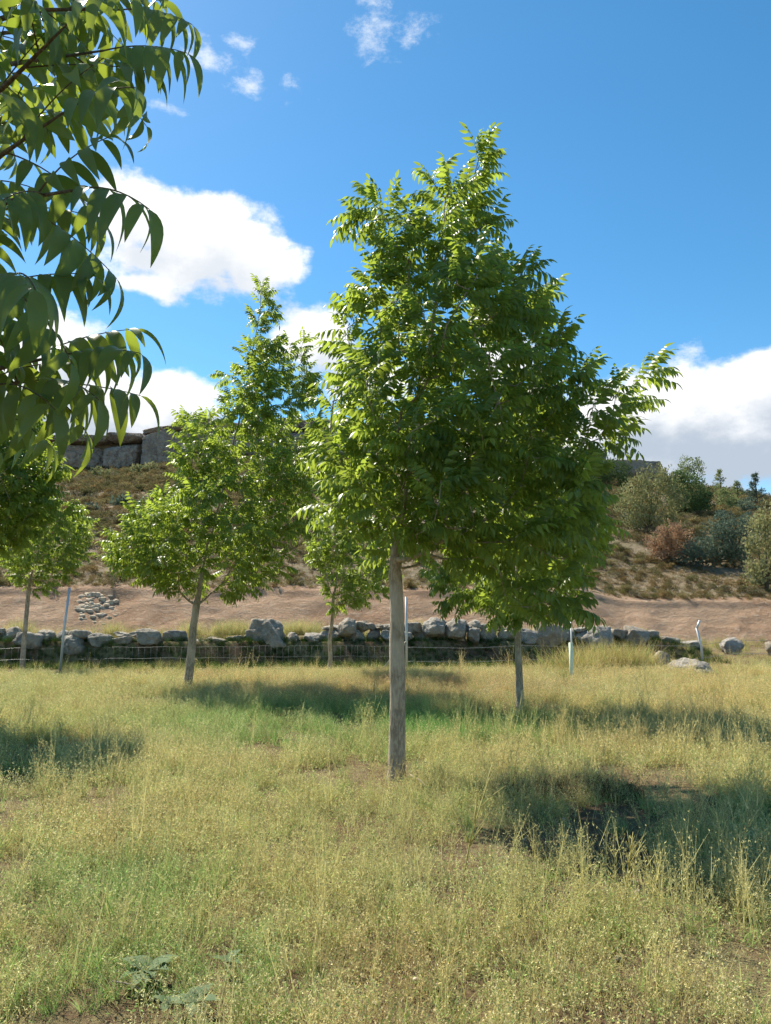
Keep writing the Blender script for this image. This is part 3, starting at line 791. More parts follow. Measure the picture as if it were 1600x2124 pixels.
mb = MB()
for h in (.66, .36):
    X = np.linspace(xa, xm, 90); mb.add(*tube(np.stack([X, fy(X) - 22.4, [wirez(q, h) + .012 * math.sin(q * 5) for q in X]], 1), .0025, 3))
for q in np.arange(xa, xm, .16):
    mb.add(*tube(np.array([[q, fy(q) - 22.4, wirez(q, .02)], [q + .01, fy(q) - 22.4, wirez(q, .66)]]), .0028, 3))
mb.build('wire_mesh', M_WIRE, fence)['kind'] = 'stuff'
for h in (.62, .22):
    X = np.linspace(xm, xb, 80); mb = MB()
    mb.add(*tube(np.stack([X, fy(X) - 22.4, [wirez(q, h) - .05 * math.sin((q - xm) * .9) ** 2 for q in X]], 1), .005, 4))
    for q in np.arange(xm, xb, .17):
        z = wirez(q, h) - .05 * math.sin((q - xm) * .9) ** 2
        mb.add(*tube(np.array([[q - .02, fy(q) - 22.4, z - .025], [q + .02, fy(q) - 22.4, z + .025]]), .005, 3))
    mb.build('barbed_wire', M_WIRE, fence)
# tree guard on its stake
g0 = drop(1187, 1420); 
tg = tag(empty('tree_guard', tuple(g0)), 'pale green plastic tree guard tube on a thin grey stake', 'tree guard')
s = g0[1] / FPX
part_tube('stake', [g0 + [0, 0, -.1], at(1185, 1288, g0[1])], .016, M_STEEL, tg, 8, g0)
part_tube('tube', [g0 + [0, 0, -.02], at(1186, 1380, g0[1]), at(1184, 1333, g0[1])], [.05, .048, .044], M_TUBE, tg, 14, g0)

# ------------------------------------------------------------------ scattered plants (stuff): small plant meshes set out by geometry nodes
def scatter(name, label, cat, P, rz, scl, idx, colr, variants, tilt=None):
    src = bpy.data.collections.new(name + '_plants')
    for i, me in enumerate(variants):
        o = bpy.data.objects.new('plant_%02d' % i, me); src.objects.link(o)
    n = len(P); rot = np.zeros((n, 3)); rot[:, 2] = rz
    if tilt is not None: rot[:, :2] = tilt
    me = mesh(name, P, np.zeros((0, 3), int), None, True, {'rot': rot, 'scl': scl, 'idx': np.asarray(idx, float), 'col': colr})
    o = tag(obj(name, me), label, cat, kind='stuff')
    ng = bpy.data.node_groups.new(name, 'GeometryNodeTree')
    ng.interface.new_socket('Geometry', in_out='INPUT', socket_type='NodeSocketGeometry'); ng.interface.new_socket('Geometry', in_out='OUTPUT', socket_type='NodeSocketGeometry')
    N = NT(ng); gi = ng.nodes.new('NodeGroupInput'); go = ng.nodes.new('NodeGroupOutput')
    def attr(nm, ty):
        a = ng.nodes.new('GeometryNodeInputNamedAttribute'); a.data_type = ty; a.inputs['Name'].default_value = nm
        return [s for s in a.outputs if s.enabled and s.name == 'Attribute'][0]
    ci = ng.nodes.new('GeometryNodeCollectionInfo'); ci.inputs['Collection'].default_value = src; ci.inputs['Separate Children'].default_value = True; ci.inputs['Reset Children'].default_value = True
    ip = ng.nodes.new('GeometryNodeInstanceOnPoints'); ip.inputs['Pick Instance'].default_value = True
    m2p = ng.nodes.new('GeometryNodeMeshToPoints')
    fi = ng.nodes.new('FunctionNodeFloatToInt')
    ng.links.new(gi.outputs[0], m2p.inputs['Mesh']); ng.links.new(m2p.outputs[0], ip.inputs['Points']); ng.links.new(ci.outputs[0], ip.inputs['Instance'])
    ng.links.new(attr('idx', 'FLOAT'), fi.inputs[0]); ng.links.new(fi.outputs[0], ip.inputs['Instance Index'])
    e2r = ng.nodes.new('FunctionNodeEulerToRotation'); ng.links.new(attr('rot', 'FLOAT_VECTOR'), e2r.inputs[0]); ng.links.new(e2r.outputs[0], ip.inputs['Rotation'])
    ng.links.new(attr('scl', 'FLOAT'), ip.inputs['Scale']); ng.links.new(ip.outputs[0], go.inputs[0])
    md = o.modifiers.new('scatter', 'NODES'); md.node_group = ng
    return o
STRAW, DRY, GRN, PALE = np.array([1.0, .93, .72]), np.array([.95, .78, .55]), np.array([.62, .88, .5]), np.array([1.2, 1.15, 1.05])
def ribbon(mb, p, d, L, w, bend, c, ns=3, r=None):
    d = unit(d); side = unit(np.cross(d, [r.normal(), r.normal(), .3])); pts = []; q = np.array(p, float)
    bd = np.array([bend * math.cos(r.uniform(0, 6.28)), bend * math.sin(r.uniform(0, 6.28)), -abs(bend) * .6]); V = []
    for k in range(ns + 1):
        ww = w * (1 - (k / ns) ** 1.5 * .85); V += [q - side * ww / 2, q + side * ww / 2]; pts.append(q.copy())
        d = unit(d + bd / ns); q = q + d * L / ns
    T = []
    for k in range(ns): a = 2 * k; T += [[a, a + 1, a + 3], [a, a + 3, a + 2]]
    mb.add(np.array(V), np.array(T)); mb.C.append(np.tile(c * r.uniform(.6, 1.25), (len(V), 1))); return pts
def tiny(mb, p, d, l, w, c, r):
    d = unit(d); s = unit(np.cross(d, r.normal(size=3))); V = np.array([p, p + d * l * .5 + s * w / 2, p + d * l, p + d * l * .5 - s * w / 2])
    mb.add(V, [[0, 1, 2], [0, 2, 3]]); mb.C.append(np.tile(c * r.uniform(.6, 1.35), (4, 1)))
def plant(kind, seed):
    r = np.random.default_rng(seed); mb = MB(); mb.C = []
    def disc(rad): a = r.uniform(0, 6.28); q = rad * math.sqrt(r.random()); return np.array([q * math.cos(a), q * math.sin(a), 0])
    if kind == 'stalks':                               # wiry branching weed with pods
        for _ in range(7):
            p = disc(.09); L = r.uniform(.13, .30)
            pts = ribbon(mb, p, [r.normal(0, .22), r.normal(0, .22), 1], L, .0032, .25, STRAW, 4, r)
            for k in range(9):
                s = r.uniform(.25, 1) * 4; i = min(int(s), 3); q = pts[i] + (pts[i + 1] - pts[i]) * (s - i)
                tiny(mb, q, [r.normal(0, .8), r.normal(0, .8), r.uniform(.2, 1.2)], r.uniform(.010, .026), r.uniform(.004, .008), STRAW if r.random() < .6 else GRN, r)
            for k in range(2):
                q = pts[r.integers(1, 4)]; p2 = ribbon(mb, q, [r.normal(0, .6), r.normal(0, .6), .9], L * .4, .0024, .2, STRAW, 2, r)
                for z in range(4): tiny(mb, p2[-1 if z < 2 else 1], r.normal(size=3) + [0, 0, .6], .016, .006, PALE, r)
    elif kind == 'leafy':                              # low leafy mat
        for _ in range(46):
            p = disc(.13); p[2] = r.uniform(.0, .10)
            tiny(mb, p, [r.normal(0, 1), r.normal(0, 1), r.uniform(-.1, .8)], r.uniform(.014, .034), r.uniform(.007, .014), GRN if r.random() < .55 else STRAW, r)
        for _ in range(10): ribbon(mb, disc(.1), [r.normal(0, .5), r.normal(0, .5), .8], r.uniform(.05, .12), .0028, .3, STRAW, 2, r)
    elif kind == 'grass':
        for _ in range(34): ribbon(mb, disc(.06), [r.normal(0, .35), r.normal(0, .35), 1], r.uniform(.10, .26), r.uniform(.003, .0055), .7, GRN * 1.05 if r.random() < .7 else STRAW, 3, r)
    elif kind == 'dry':                                # fine dry tangle with seed heads
        for _ in range(22):
            pts = ribbon(mb, disc(.11), [r.normal(0, .4), r.normal(0, .4), 1], r.uniform(.10, .24), .0026, .45, DRY if r.random() < .35 else STRAW, 3, r)
            for k in range(4): tiny(mb, pts[-1] - np.array([0, 0, .012 * k]), r.normal(size=3) * .5 + [0, 0, .5], .015, .005, PALE if r.random() < .3 else STRAW, r)
    elif kind == 'tall':                               # tall upright stems forking near the top
        for _ in range(4):
            L = r.uniform(.32, .58); pts = ribbon(mb, disc(.06), [r.normal(0, .14), r.normal(0, .14), 1], L, .0046, .12, STRAW * 1.08, 5, r)
            for k in range(5):
                q = pts[r.integers(2, 5)]; p2 = ribbon(mb, q, [r.normal(0, .42), r.normal(0, .42), 1], L * r.uniform(.18, .4), .0034, .12, STRAW * 1.05, 3, r)
                for z in range(5): tiny(mb, p2[r.integers(1, 4)], r.normal(size=3) * .5 + [0, 0, .8], .016, .005, STRAW, r)
            for z in range(6): tiny(mb, pts[r.integers(2, 6)], r.normal(size=3) * .6 + [0, 0, .6], .022, .006, STRAW, r)
    elif kind == 'plume':                              # long feathery dry grass
        for _ in range(60): ribbon(mb, disc(.14), [r.normal(0, .28) + .12, r.normal(0, .28), 1], r.uniform(.28, .62), .006, .55, STRAW if r.random() < .75 else GRN, 4, r)
    elif kind == 'scrub':                              # knee-high cushion shrub, about 1 m wide before scaling
        lob = [(disc(.35) + [0, 0, r.uniform(.12, .3)], r.uniform(.14, .28)) for _ in range(7)]
        for k in range(520):
            c, q = lob[r.integers(7)]; n = unit(r.normal(size=3) + [0, 0, .5]); p = c + n * q * r.uniform(.6, 1.08)
            if p[2] < 0: continue
            tiny(mb, p, n + r.normal(size=3) * .6, r.uniform(.05, .11), r.uniform(.025, .05), STRAW * .95 if r.random() < .6 else np.array([.82, .88, .66]), r)
        for k in range(14): ribbon(mb, disc(.3), [r.normal(0, .5), r.normal(0, .5), 1], r.uniform(.2, .5), .02, .2, DRY * .6, 2, r)
    elif kind == 'tuft':                               # coarse tuft for the far slopes
        for _ in range(26): ribbon(mb, disc(.2), [r.normal(0, .5), r.normal(0, .5), 1], r.uniform(.15, .4), .025, .5, STRAW if r.random() < .7 else DRY, 2, r)
    V, T = mb.get(); return mesh(kind + '_plant', V, T, M_WEED, False, {'vc': np.concatenate(mb.C)})
KINDS = ['stalks'] * 4 + ['leafy'] * 3 + ['grass'] * 3 + ['dry'] * 3 + ['tall'] * 3
FIELD_PLANTS = [plant(k, 500 + i) for i, k in enumerate(KINDS)]
def pxpy(P):
    d = P - np.array([0, 0, EYE]); c, s = math.cos(PITCH), math.sin(PITCH); f = d[:, 1] * c + d[:, 2] * s
    return CX + FPX * d[:, 0] / f, CY - FPX * (d[:, 2] * c - d[:, 1] * s) / f
def blob(X, Y, cx, cy, rx, ry, soft=.5):
    d = np.sqrt(((X - cx) / rx) ** 2 + ((Y - cy) / ry) ** 2); return 1 - sst(1 - soft, 1 + soft, d)
def field_plants():
    n = 92000; r = np.random.default_rng(5)
    Y = 1.6 + (r.random(n) ** .72) * 23.6; X = (r.random(n) * 2 - 1) * (.60 * Y + 1.4)
    keepc = f2(X, Y, .75, 4, 60); fine = f2(X, Y, 2.6, 3, 61)
    bare = blob(X, Y, .7, 6.1, 1.5, 1.2) * .55 + blob(X, Y, .2, 7.2, .9, .55) * .1           # trampled soil in front of the largest tree
    dens = sst(-.22, -.02, keepc + .9 * fine - .26 * bare)
    dens *= np.interp(Y, [2, 6, 12, 22], [.66, .78, .92, 1])
    fo_ = sst(19.0, 20.2, Y - .09 * X + .8 * fine); dens *= 1 - sst(22.2, 22.8, Y - .09 * X) * (X < 9.5)
    k = r.random(n) < dens * .95 + .05 * (Y < 22)
    X, Y = X[k], Y[k]; n = len(X); fine = fine[k]; keepc = keepc[k]; bare = bare[k]
    P = np.stack([X, Y, Hw(X, Y) - .01], 1)
    a = f2(X, Y, .45, 3, 70) * 2; b = f2(X, Y, 1.3, 3, 71) * 2; c3 = f2(X, Y, .2, 2, 72) * 2
    straw, ygreen, green, gold, rust, grey = [np.array(v) for v in ((.57, .52, .32), (.46, .47, .24), (.26, .37, .17), (.59, .49, .28), (.41, .27, .18), (.43, .46, .33))]
    g1 = blob(X, Y, -1.2, 11.3, 2.1, 2.3) * .7 + blob(X, Y, 1.4, 10.6, 1.5, 1.0) * .9 + blob(X, Y, 2.6, 6.3, 1.2, .9) * .4 + blob(X, Y, -1.0, 3.6, .6, .5) * .4 + blob(X, Y, -1.6, 4.6, .6, .5) * .5
    gold_w = sst(12, 17, Y + .5 * X) * .85 + .25
    rust_w = blob(X, Y, .8, 15.5, 2.6, 2.2) * .75 + blob(X, Y, 1.9, 12.2, 1.1, .5) * .7 + blob(X, Y, -2.3, 14.5, 1.2, 1) * .35
    C = straw[None] * np.ones((n, 1))
    def mixc(C, col, w): w = np.clip(w, 0, 1)[:, None]; return C * (1 - w) + col * w
    C = mixc(C, ygreen, .5 + .9 * a); C = mixc(C, gold, gold_w * (.55 + .5 * b)); C = mixc(C, rust, rust_w * (.4 + .8 * np.abs(b)) + np.clip(b - .3, 0, 1))
    C = mixc(C, grey, np.clip(-b - .25, 0, .8)); C = mixc(C, green, g1 * .75 + np.clip(-a - .35, 0, 1) * .8)
    C *= r.uniform(.88, 1.30, n)[:, None]
    u = r.random(n); grassy = np.clip(g1 * .7 + .12 + np.clip(-a - .2, 0, .5), 0, .9)
    idx = np.where(u < grassy, 7 + r.integers(0, 3, n), np.where(r.random(n) < .42, r.integers(0, 4, n), np.where(r.random(n) < .5, 4 + r.integers(0, 3, n), 10 + r.integers(0, 3, n))))
    tallp = np.clip(.05 + .22 * blob(X, Y, 1.2, 5.0, 1.8, 1.5) + .10 * blob(X, Y, 2.0, 9.2, 2.5, 1.0) + .05 * sst(0, 3, X), 0, .4) * np.interp(Y, [2, 8, 14], [.45, .6, .15])
    t = r.random(n) < tallp; idx = np.where(t, 13 + r.integers(0, 3, n), idx)
    s = r.uniform(.7, 1.3, n) * np.interp(Y, [2, 6, 14, 24], [.68, .85, 1.05, 1.2]) * (1 - .35 * bare) * (1 - .62 * sst(19.0, 20.6, Y - .09 * X + .8 * fine))
    # no plant inside a trunk
    scatter('meadow_weeds', 'dense yellow-green weeds and dry grass covering the meadow', 'weeds', P, r.uniform(0, 6.28, n), s, idx, C, FIELD_PLANTS, r.normal(0, .14, (n, 2)))
    print('field plants', n)
field_plants()
PLUMES = [plant('plume', 600 + i) for i in range(4)]
def plumes():
    r = np.random.default_rng(9); P = []; C = []; S = []
    def add(px, py, n, spread, col, s):
        for _ in range(n):
            p = drop(px + r.normal(0, spread), py + r.normal(0, 2.5)); P.append(p); C.append(np.array(col) * r.uniform(.8, 1.2)); S.append(s * r.uniform(.7, 1.2))
    straw, pale, shade_green, mgreen = (.58, .50, .27), (.60, .54, .32), (.06, .10, .035), (.34, .38, .16)
    for px, py, n, sp in ((1230, 1398, 30, 22), (1290, 1396, 46, 26), (1330, 1394, 20, 14), (1160, 1400, 12, 20)): add(px, py, n, sp, straw, 1.55)
    for _ in range(420): add(r.uniform(-60, 1660), r.uniform(1384, 1400), 1, 3, mgreen if r.random() < .6 else straw, .5)
    for _ in range(60): add(r.uniform(1380, 1660), r.uniform(1330, 1395), 1, 3, pale if r.random() < .6 else mgreen, .55)
    for _ in range(4200):                                           # lush grass at the foot of the wall, its green darkened to paint in shade
        x = r.uniform(-15, 10.5); y = wall_y(x) - r.uniform(-.1, 2.0); P.append(np.array([x, y, float(Hg(x, y)) - .02])); C.append(np.array(shade_green) * r.uniform(.7, 1.5)); S.append(r.uniform(.25, .48))
    for _ in range(420):                                            # straw behind and between the stones
        x = r.uniform(-15, 14); y = wall_y(x) + r.uniform(.5, 4.5); P.append(np.array([x, y, float(Hg(x, y)) - .02])); C.append(np.array(straw) * r.uniform(.7, 1.2)); S.append(r.uniform(.5, 1.0))
    for px, n in ((410, 14), (480, 22), (500, 16), (610, 22), (640, 18), (80, 14), (255, 12), (860, 8), (890, 10)):
        for _ in range(n):
            x = (px + r.normal(0, 14) - CX) / FPX * 25.6; y = wall_y(x) + r.uniform(.4, 1.1); P.append(np.array([x, y, float(Hg(x, y)) + .15])); C.append(np.array(pale) * r.uniform(.85, 1.2)); S.append(r.uniform(.8, 1.15))
    for _ in range(700):                                            # turf hanging over the lip of the bank
        x = r.uniform(-20, 20); yy = YC1 + r.uniform(.1, 1.6); P.append(np.array([x, yy + skew(x), float(Hg(x, yy + skew(x))) - .03])); C.append(np.array((.24, .21, .09)) * r.uniform(.6, 1.4)); S.append(r.uniform(.25, .55))
    P = np.array(P); n = len(P)
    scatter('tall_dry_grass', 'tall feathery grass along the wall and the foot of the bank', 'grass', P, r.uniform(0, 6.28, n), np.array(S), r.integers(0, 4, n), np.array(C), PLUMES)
plumes()
SCRUB = [plant('scrub', 700 + i) for i in range(5)] + [plant('tuft', 720 + i) for i in range(4)]
def hill_cover():
    r = np.random.default_rng(15); n = 44000
    Y = YC1 + .3 + (r.random(n) ** 1.15) * 66; X = (r.random(n) * 2 - 1) * (.62 * Y + 4)
    u = f2(X, Y, .12, 4, 81) * 2; v = f2(X, Y, .5, 3, 82) * 2
    low = 1 - sst(38, 52, Y)                                        # grassy foot, scrub above
    k = r.random(n) < np.clip(.45 + .9 * u + .5 * v + .45 * low, .08, 1)
    X, Y, u, v, low = X[k], Y[k], u[k], v[k], low[k]; n = len(X)
    Z = H(X, Y) - .04; P = np.stack([X, Y + skew(X), Z], 1)
    isc = r.random(n) < (.50 * (1 - .8 * low))
    idx = np.where(isc, r.integers(0, 5, n), 5 + r.integers(0, 4, n))
    cols = np.array([(.20, .165, .095), (.155, .15, .085), (.24, .175, .10), (.17, .165, .10), (.20, .18, .14), (.26, .22, .13)])
    C = cols[r.integers(0, 6, n)] * r.uniform(.75, 1.25, n)[:, None]; C[~isc] = np.array((.25, .205, .125)) * r.uniform(.6, 1.25, (int((~isc).sum()), 1))
    S = np.where(isc, r.uniform(.5, 1.35, n), r.uniform(.6, 1.3, n)) * np.interp(Y, [35, 60, 100], [.55, .95, 1.3])
    # the track is bare
    A, B = drop(1270, 1128), drop(1600, 1206); ab = (B - A)[:2]; ap = np.stack([X - A[0], Y + skew(X) - A[1]], 1)
    along = ap @ ab / (ab @ ab); off = np.abs(ap[:, 0] * ab[1] - ap[:, 1] * ab[0]) / np.linalg.norm(ab)
    ok = ~((off < .75) & (along > -.3) & (along < 1.8))
    scatter('hillside_scrub', 'low brown and grey-green scrub and dry tufts dotting the hillside', 'scrub', P[ok], r.uniform(0, 6.28, ok.sum()), S[ok], idx[ok], C[ok], SCRUB)
    print('hill plants', ok.sum())
hill_cover()

# ------------------------------------------------------------------ shrubs and pines on the hill
def mat_shrub(name, dark, light, tf=.25):
    m, N = material(name)
    a = N.n('ShaderNodeAttribute', attribute_name='rnd').outputs['Fac']
    pos = N.n('ShaderNodeNewGeometry').outputs['Position']
    f = N.m('ADD', N.m('MULTIPLY', a, .6), N.m('SUBTRACT', N.m('MULTIPLY', N.noise(pos, 1.1, 3), 1.0), .3), clamp=True)
    col = N.mix(f, dark, light)
    d = N.n('ShaderNodeBsdfDiffuse', {'Color': col}); t = N.n('ShaderNodeBsdfTranslucent', {'Color': col})
    ms = N.n('ShaderNodeMixShader', {0: tf, 1: d.outputs[0], 2: t.outputs[0]}); N.t.links.new(ms.outputs[0], N.out.inputs[0]); return m
MS = {'olive': mat_shrub('juniper_olive', (.17, .18, .07, 1), (.40, .39, .19, 1)), 'dark': mat_shrub('pine_dark', (.05, .09, .035, 1), (.14, .19, .07, 1)),
      'rust': mat_shrub('bush_rust', (.26, .15, .085, 1), (.46, .31, .19, 1)), 'blue': mat_shrub('thicket_bluegreen', (.065, .10, .07, 1), (.19, .24, .17, 1)),
      'light': mat_shrub('pine_light', (.15, .19, .07, 1), (.34, .38, .17, 1))}
def shrub(name, label, cat, base_px, lobes, mat, seed, leaf=.16, dens=1.0, Y=None, group='shrubs on the hillside'):
    """lobes in photo pixels: (px, py, rx, ry); each is a clump of sprays round its own stem"""
    r = np.random.default_rng(seed); g = drop(*base_px) if Y is None else np.array([(base_px[0] - CX) / FPX * Y, Y, float(Hg((base_px[0] - CX) / FPX * Y, Y))])
    Y = g[1]; root = tag(empty(name, tuple(g)), label, cat, group); s = Y / FPX; fol = MB(); st = MB()
    st.add(*tube(np.array([[0, 0, -.2], [.03, 0, .35], [.0, .02, .6]]), [.12, .10, .07], 7))
    x0, x1 = min(l[0] - l[2] for l in lobes), max(l[0] + l[2] for l in lobes); gy = pxpy(g[None])[1][0]
    lobes = list(lobes) + [(x0 + (x1 - x0) * f, gy - (x1 - x0) * .13, (x1 - x0) * .17, (x1 - x0) * .15) for f in (.26, .5, .74)]
    for px, py, rx, ry in lobes:
        c = at(px, py, Y) - g; R3 = np.array([rx * s, (rx + ry) / 2 * s, ry * s]); c = c + np.array([0, r.uniform(-.3, .3) * R3[1], 0])
        st.add(*tube(np.stack([np.array([0, 0, .3]), c * np.array([.6, .6, .45]), c]), [.06, .04, .02], 5))
        nsub = int(max(8, 26 * dens)); area = R3[0] * R3[2]
        n = int(min(9000, 1500 * area / (leaf / .16) ** 2 * dens / 2.2))
        sub = [(unit(r.normal(size=3)) * r.uniform(.35, .85), r.uniform(.20, .38)) for _ in range(nsub)]
        ks = r.integers(0, nsub, n); sc_ = np.array([x[0] for x in sub])[ks]; sr = np.array([x[1] for x in sub])[ks]
        nn = r.normal(size=(n, 3)); nn[:, 2] += .4; nn /= np.linalg.norm(nn, axis=1)[:, None]
        p = c + (sc_ + nn * (sr * r.uniform(.55, 1.12, n))[:, None]) * R3
        for d_, extra in ((nn, None),):
            d = nn * .7 + r.normal(0, .5, (n, 3)) + [0, 0, .55]; d /= np.linalg.norm(d, axis=1)[:, None]
            sd = np.cross(d, r.normal(size=(n, 3))); sd /= np.linalg.norm(sd, axis=1)[:, None] + 1e-9
            l = (leaf * r.uniform(.6, 1.4, n))[:, None]; w = l * .26
            V = np.stack([p, p + d * l * .55 + sd * w, p + d * l, p + d * l * .55 - sd * w], 1).reshape(-1, 3)
            i = np.arange(n)[:, None] * 4; T = np.concatenate([i + [0, 1, 2], i + [0, 2, 3]]); ok = V[:, 2] > -.3
            fol.add(V, T, np.repeat((ks * .618) % 1 * .6 + r.random(n) * .4, 4))
    st.build('trunk', M_TWIG, root); fol.build('crown', MS[mat], root, False, 'rnd'); return root
def skinny_pine(px, py0, py1, wpx, Y, label, mat, seed, dens=1.0):
    r = np.random.default_rng(seed); x = (px - CX) / FPX * Y; g = np.array([x, Y, float(Hg(x, Y))]); top = at(px, py0, Y)[2] - g[2]; s = Y / FPX
    root = tag(empty('pine_tree', tuple(g)), label, 'tree', 'pines on the skyline'); st = MB(); fol = MB()
    st.add(*tube(np.array([[0, 0, -.2], [.05, 0, top * .5], [0, 0, top]]), [.11, .07, .015], 6))
    z0 = max(.3, at(px, py1, Y)[2] - g[2]); 
    for k in range(int(30)):
        h = z0 + (top - z0) * r.random() ** .9; q = wpx * s / 2 * (1.05 - ((h - z0) / (top - z0))) * r.uniform(.5, 1.1) + .1; a = r.uniform(0, 6.28)
        e = np.array([q * math.cos(a), q * math.sin(a), h + q * .35]); st.add(*tube(np.stack([[0, 0, h], e]), [.02, .008], 4))
        n = int(70 * dens); t = r.random(n) ** .6; p = np.array([0, 0, h]) * (1 - t)[:, None] + e * t[:, None] + r.normal(0, .07, (n, 3))
        d = r.normal(0, .6, (n, 3)) + unit(e - [0, 0, h]) + [0, 0, .5]; d /= np.linalg.norm(d, axis=1)[:, None]; sd = np.cross(d, r.normal(size=(n, 3))); sd /= np.linalg.norm(sd, axis=1)[:, None]
        l = (r.uniform(.10, .22, n))[:, None]; V = np.stack([p, p + d * l * .5 + sd * l * .16, p + d * l, p + d * l * .5 - sd * l * .16], 1).reshape(-1, 3); i = np.arange(n)[:, None] * 4
        fol.add(V, np.concatenate([i + [0, 1, 2], i + [0, 2, 3]]), np.repeat(r.random(n), 4))
    st.build('trunk', M_TWIG, root); fol.build('crown', MS[mat], root, False, 'rnd')
shrub('juniper', 'broad rounded olive-green juniper above the rust-brown bush', 'shrub', (1345, 1104), [(1318, 1040, 42, 56), (1352, 1010, 40, 55), (1335, 1072, 50, 34), (1385, 1040, 40, 55), (1372, 985, 24, 26)], 'olive', 21)
shrub('pine_tree', 'dense dark green rounded pine behind the olive juniper', 'tree', (1425, 1085), [(1420, 1030, 52, 52), (1445, 1040, 40, 48), (1400, 1000, 30, 30), (1460, 1065, 30, 30)], 'dark', 22, Y=62)
shrub('pine_tree', 'pale green pine with open top above the dark rounded pine', 'tree', (1432, 1060), [(1428, 965, 22, 26), (1450, 968, 16, 22), (1412, 985, 24, 22), (1436, 1000, 34, 34)], 'light', 23, Y=72, dens=.7)
shrub('bush', 'rust-brown leafy bush with yellowing foot on the slope', 'bush', (1392, 1168), [(1362, 1118, 28, 34), (1392, 1110, 36, 34), (1420, 1125, 30, 34), (1385, 1142, 46, 24)], 'rust', 24, leaf=.13)
shrub('thicket', 'dark blue-green thicket beside the rust-brown bush', 'bush', (1480, 1176), [(1450, 1145, 44, 34), (1492, 1130, 44, 44), (1530, 1138, 40, 40), (1500, 1092, 40, 36), (1545, 1100, 34, 40), (1425, 1158, 28, 20)], 'blue', 25, leaf=.14)
shrub('bush', 'pale sunlit bush on the slope above the blue-green thicket', 'bush', (1512, 1075), [(1505, 1038, 24, 26), (1525, 1050, 28, 22), (1492, 1025, 14, 18)], 'light', 26, Y=66, dens=.8)
shrub('juniper', 'tall yellow-green juniper beyond the thicket with a low spreading foot', 'shrub', (1590, 1222), [(1590, 1085, 40, 50), (1612, 1060, 36, 50), (1572, 1130, 34, 34), (1560, 1190, 26, 34), (1600, 1180, 34, 40), (1630, 1150, 34, 60)], 'olive', 27)
shrub('bush', 'dark green bush on the slope just behind the largest tree crown', 'bush', (1262, 1010), [(1262, 975, 34, 34), (1290, 985, 30, 26), (1240, 990, 30, 26)], 'dark', 28, Y=78)
shrub('bush', 'small blue-green bush between the pale bush and skyline pine', 'bush', (1555, 1075), [(1548, 1052, 22, 20), (1562, 1062, 20, 18)], 'blue', 29, Y=64)
skinny_pine(1503, 978, 1040, 44, 74.0, 'thin sparse pine rising behind the pale sunlit bush', 'light', 31, .55)
skinny_pine(1577, 986, 1056, 44, 68.0, 'thin dark pine on the skyline above the yellow-green juniper', 'blue', 32, 1.0)
skinny_pine(1538, 1000, 1045, 30, 76.0, 'little pale pine on the skyline between two thin pines', 'light', 33, .5)
LEFTB = [((300, 985), 32, 14, 'olive', 'green bush on the open slope under the overhanging cliff block'), ((212, 992), 26, 14, 'olive', 'grey-green bush on the slope at the foot of the cliff'), ((285, 945), 18, 14, 'light', 'small green bush growing against the cliff foot'),
         ((255, 1050), 24, 12, 'blue', 'dark low bush in the shaded hollow of the slope'), ((330, 1045), 26, 14, 'dark', 'dark bush behind the two-topped leaning tree'), ((190, 1060), 18, 10, 'blue', 'low dusky bush on the slope over the small pale-trunked tree'), ((1300, 1085), 20, 10, 'blue', 'low bush at the foot of the olive juniper')]
for i, ((bx, by), rx, ry, mt, lb) in enumerate(LEFTB):
    shrub('bush', lb, 'bush', (bx, by), [(bx - rx * .4, by - ry * .8, rx * .7, ry), (bx + rx * .35, by - ry * .9, rx * .7, ry * 1.1), (bx, by - ry * .5, rx, ry * .7)], mt, 50 + i, leaf=.3, dens=.8)

# ------------------------------------------------------------------ small things in the meadow
def stick(label, a, b, lift, r0):
    A, B = drop(*a), drop(*b); A = A + [0, 0, lift]; B = B + [0, 0, lift * .4]; V, T = tube(np.stack([A, (A + B) / 2 + [.01, 0, .015], B]) - A, [r0, r0 * .8, r0 * .5], 6)
    return tag(obj('stick', mesh('stick', V, T, M_WOOD), None, tuple(A)), label, 'stick')
stick('pale dry stick lying beside the foot of the largest trunk', (852, 1630), (892, 1650), .10, .008)
stick('bare dry stalk lying flat in the near weeds', (232, 2072), (310, 2082), .07, .004)
M_BROAD = mat_leaf('broad_leaf_greygreen', (.10, .15, .07, 1), (.16, .215, .11, 1), (.25, .35, .12, 1), .25, .7, .15)
def rosette(px, py, rad, n, label, seed):
    r = np.random.default_rng(seed); g = drop(px, py); root = tag(empty('broadleaf_weed', tuple(g)), label, 'weed', 'broad-leaved weeds among the grass')
    for k in range(n):
        a = k * 2.4 + r.uniform(-.3, .3); d = np.array([math.cos(a), math.sin(a), r.uniform(.35, .9)]); l = rad * r.uniform(.8, 1.25)
        V, T = leaflet_geo(l, l * .55, 7, (0, 0, .03), d, r.uniform(.6, 1.2), np.array([-math.sin(a), math.cos(a), 0]), .2)
        obj('leaf', mesh('leaf', V, T, M_BROAD, True, {'rnd': np.full(len(V), r.random())}), root, (0, 0, .04))
rosette(306, 2050, .13, 11, 'grey-green rosette of crinkled broad leaves in the near weeds', 1)
rosette(402, 2118, .10, 7, 'pale broad-leaved weed with few wide leaves near bare soil', 2)
rosette(348, 2122, .08, 6, 'small broad-leaved weed next to the wide-leaved one', 3)
rosette(470, 2030, .07, 6, 'little dull green broad-leaved weed among dry stalks', 4)
M_STALK = mat_weed('dry_stalk', .15, (.52, .45, .18))
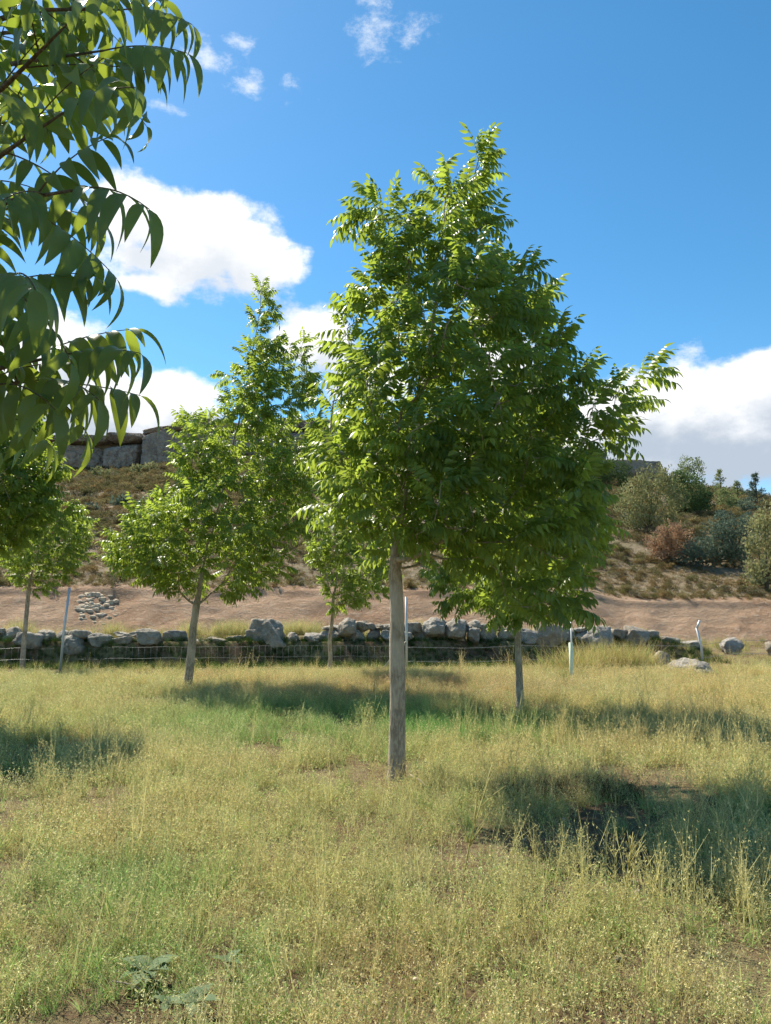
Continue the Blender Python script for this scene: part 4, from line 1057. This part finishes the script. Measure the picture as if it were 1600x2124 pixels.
def forked_stalk(px, py, h, label, seed, lean):
    r = np.random.default_rng(seed); g = drop(px, py); root = tag(empty('dry_stalk_plant', tuple(g)), label, 'weed'); mb = MB()
    main = np.array([[0, 0, -.03], [lean * .3 * h, 0, h * .4], [lean * .7 * h, 0, h * .75], [lean * h, 0, h]]); 
    V, T = tube(main, [.006, .005, .0035, .002], 5); obj('stem', mesh('stem', V, T, M_STALK, True, {'vc': np.ones((len(V), 3))}), root)
    for k in range(9):
        s = r.uniform(.35, .85); p = np.array([np.interp(s, [0, .4, .75, 1], main[:, j]) for j in range(3)]); d = unit([r.normal(.25, .3), r.normal(0, .3), 1]); l = h * r.uniform(.2, .45)
        V, T = tube(np.stack([p, p + d * l * .5 + [0, 0, .01], p + d * l]), [.0035, .003, .0015], 4); obj('twig', mesh('twig', V, T, M_STALK, True, {'vc': np.ones((len(V), 3))}), root)
forked_stalk(958, 1838, .62, 'tall yellow forked dry stalk leaning over the shaded soil', 3, .28)
forked_stalk(1296, 1895, .42, 'tall forked dry stalk standing at the edge of the tree shadow', 5, .15)
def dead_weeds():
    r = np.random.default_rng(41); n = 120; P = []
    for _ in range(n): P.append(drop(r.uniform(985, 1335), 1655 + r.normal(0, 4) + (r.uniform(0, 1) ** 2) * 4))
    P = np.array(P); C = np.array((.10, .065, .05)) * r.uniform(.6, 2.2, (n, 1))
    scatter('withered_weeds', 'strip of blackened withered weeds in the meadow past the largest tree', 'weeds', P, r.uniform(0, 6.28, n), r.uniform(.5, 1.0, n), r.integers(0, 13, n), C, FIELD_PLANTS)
dead_weeds()
def pebbles():
    r = np.random.default_rng(43); mb = MB(); V0, T0 = ico(2)
    for px, py in [(715, 1797), (770, 1797), (670, 1775), (262, 1830), (215, 1777), (880, 1840), (640, 1868), (330, 1800)] + [(r.uniform(0, 1600), r.uniform(1600, 2120)) for _ in range(60)]:
        p = drop(px, py); s = r.uniform(.008, .02); V = V0 * (1 + .3 * fbm(V0 * 1.5 + px, 2, 3)[:, None]) * [s, s, s * .7] + p + [0, 0, .02]; mb.add(V, T0)
    tag(mb.build('pebbles', M_PALE), 'small pale pebbles scattered on bare soil between weeds', 'pebbles', kind='stuff')
pebbles()
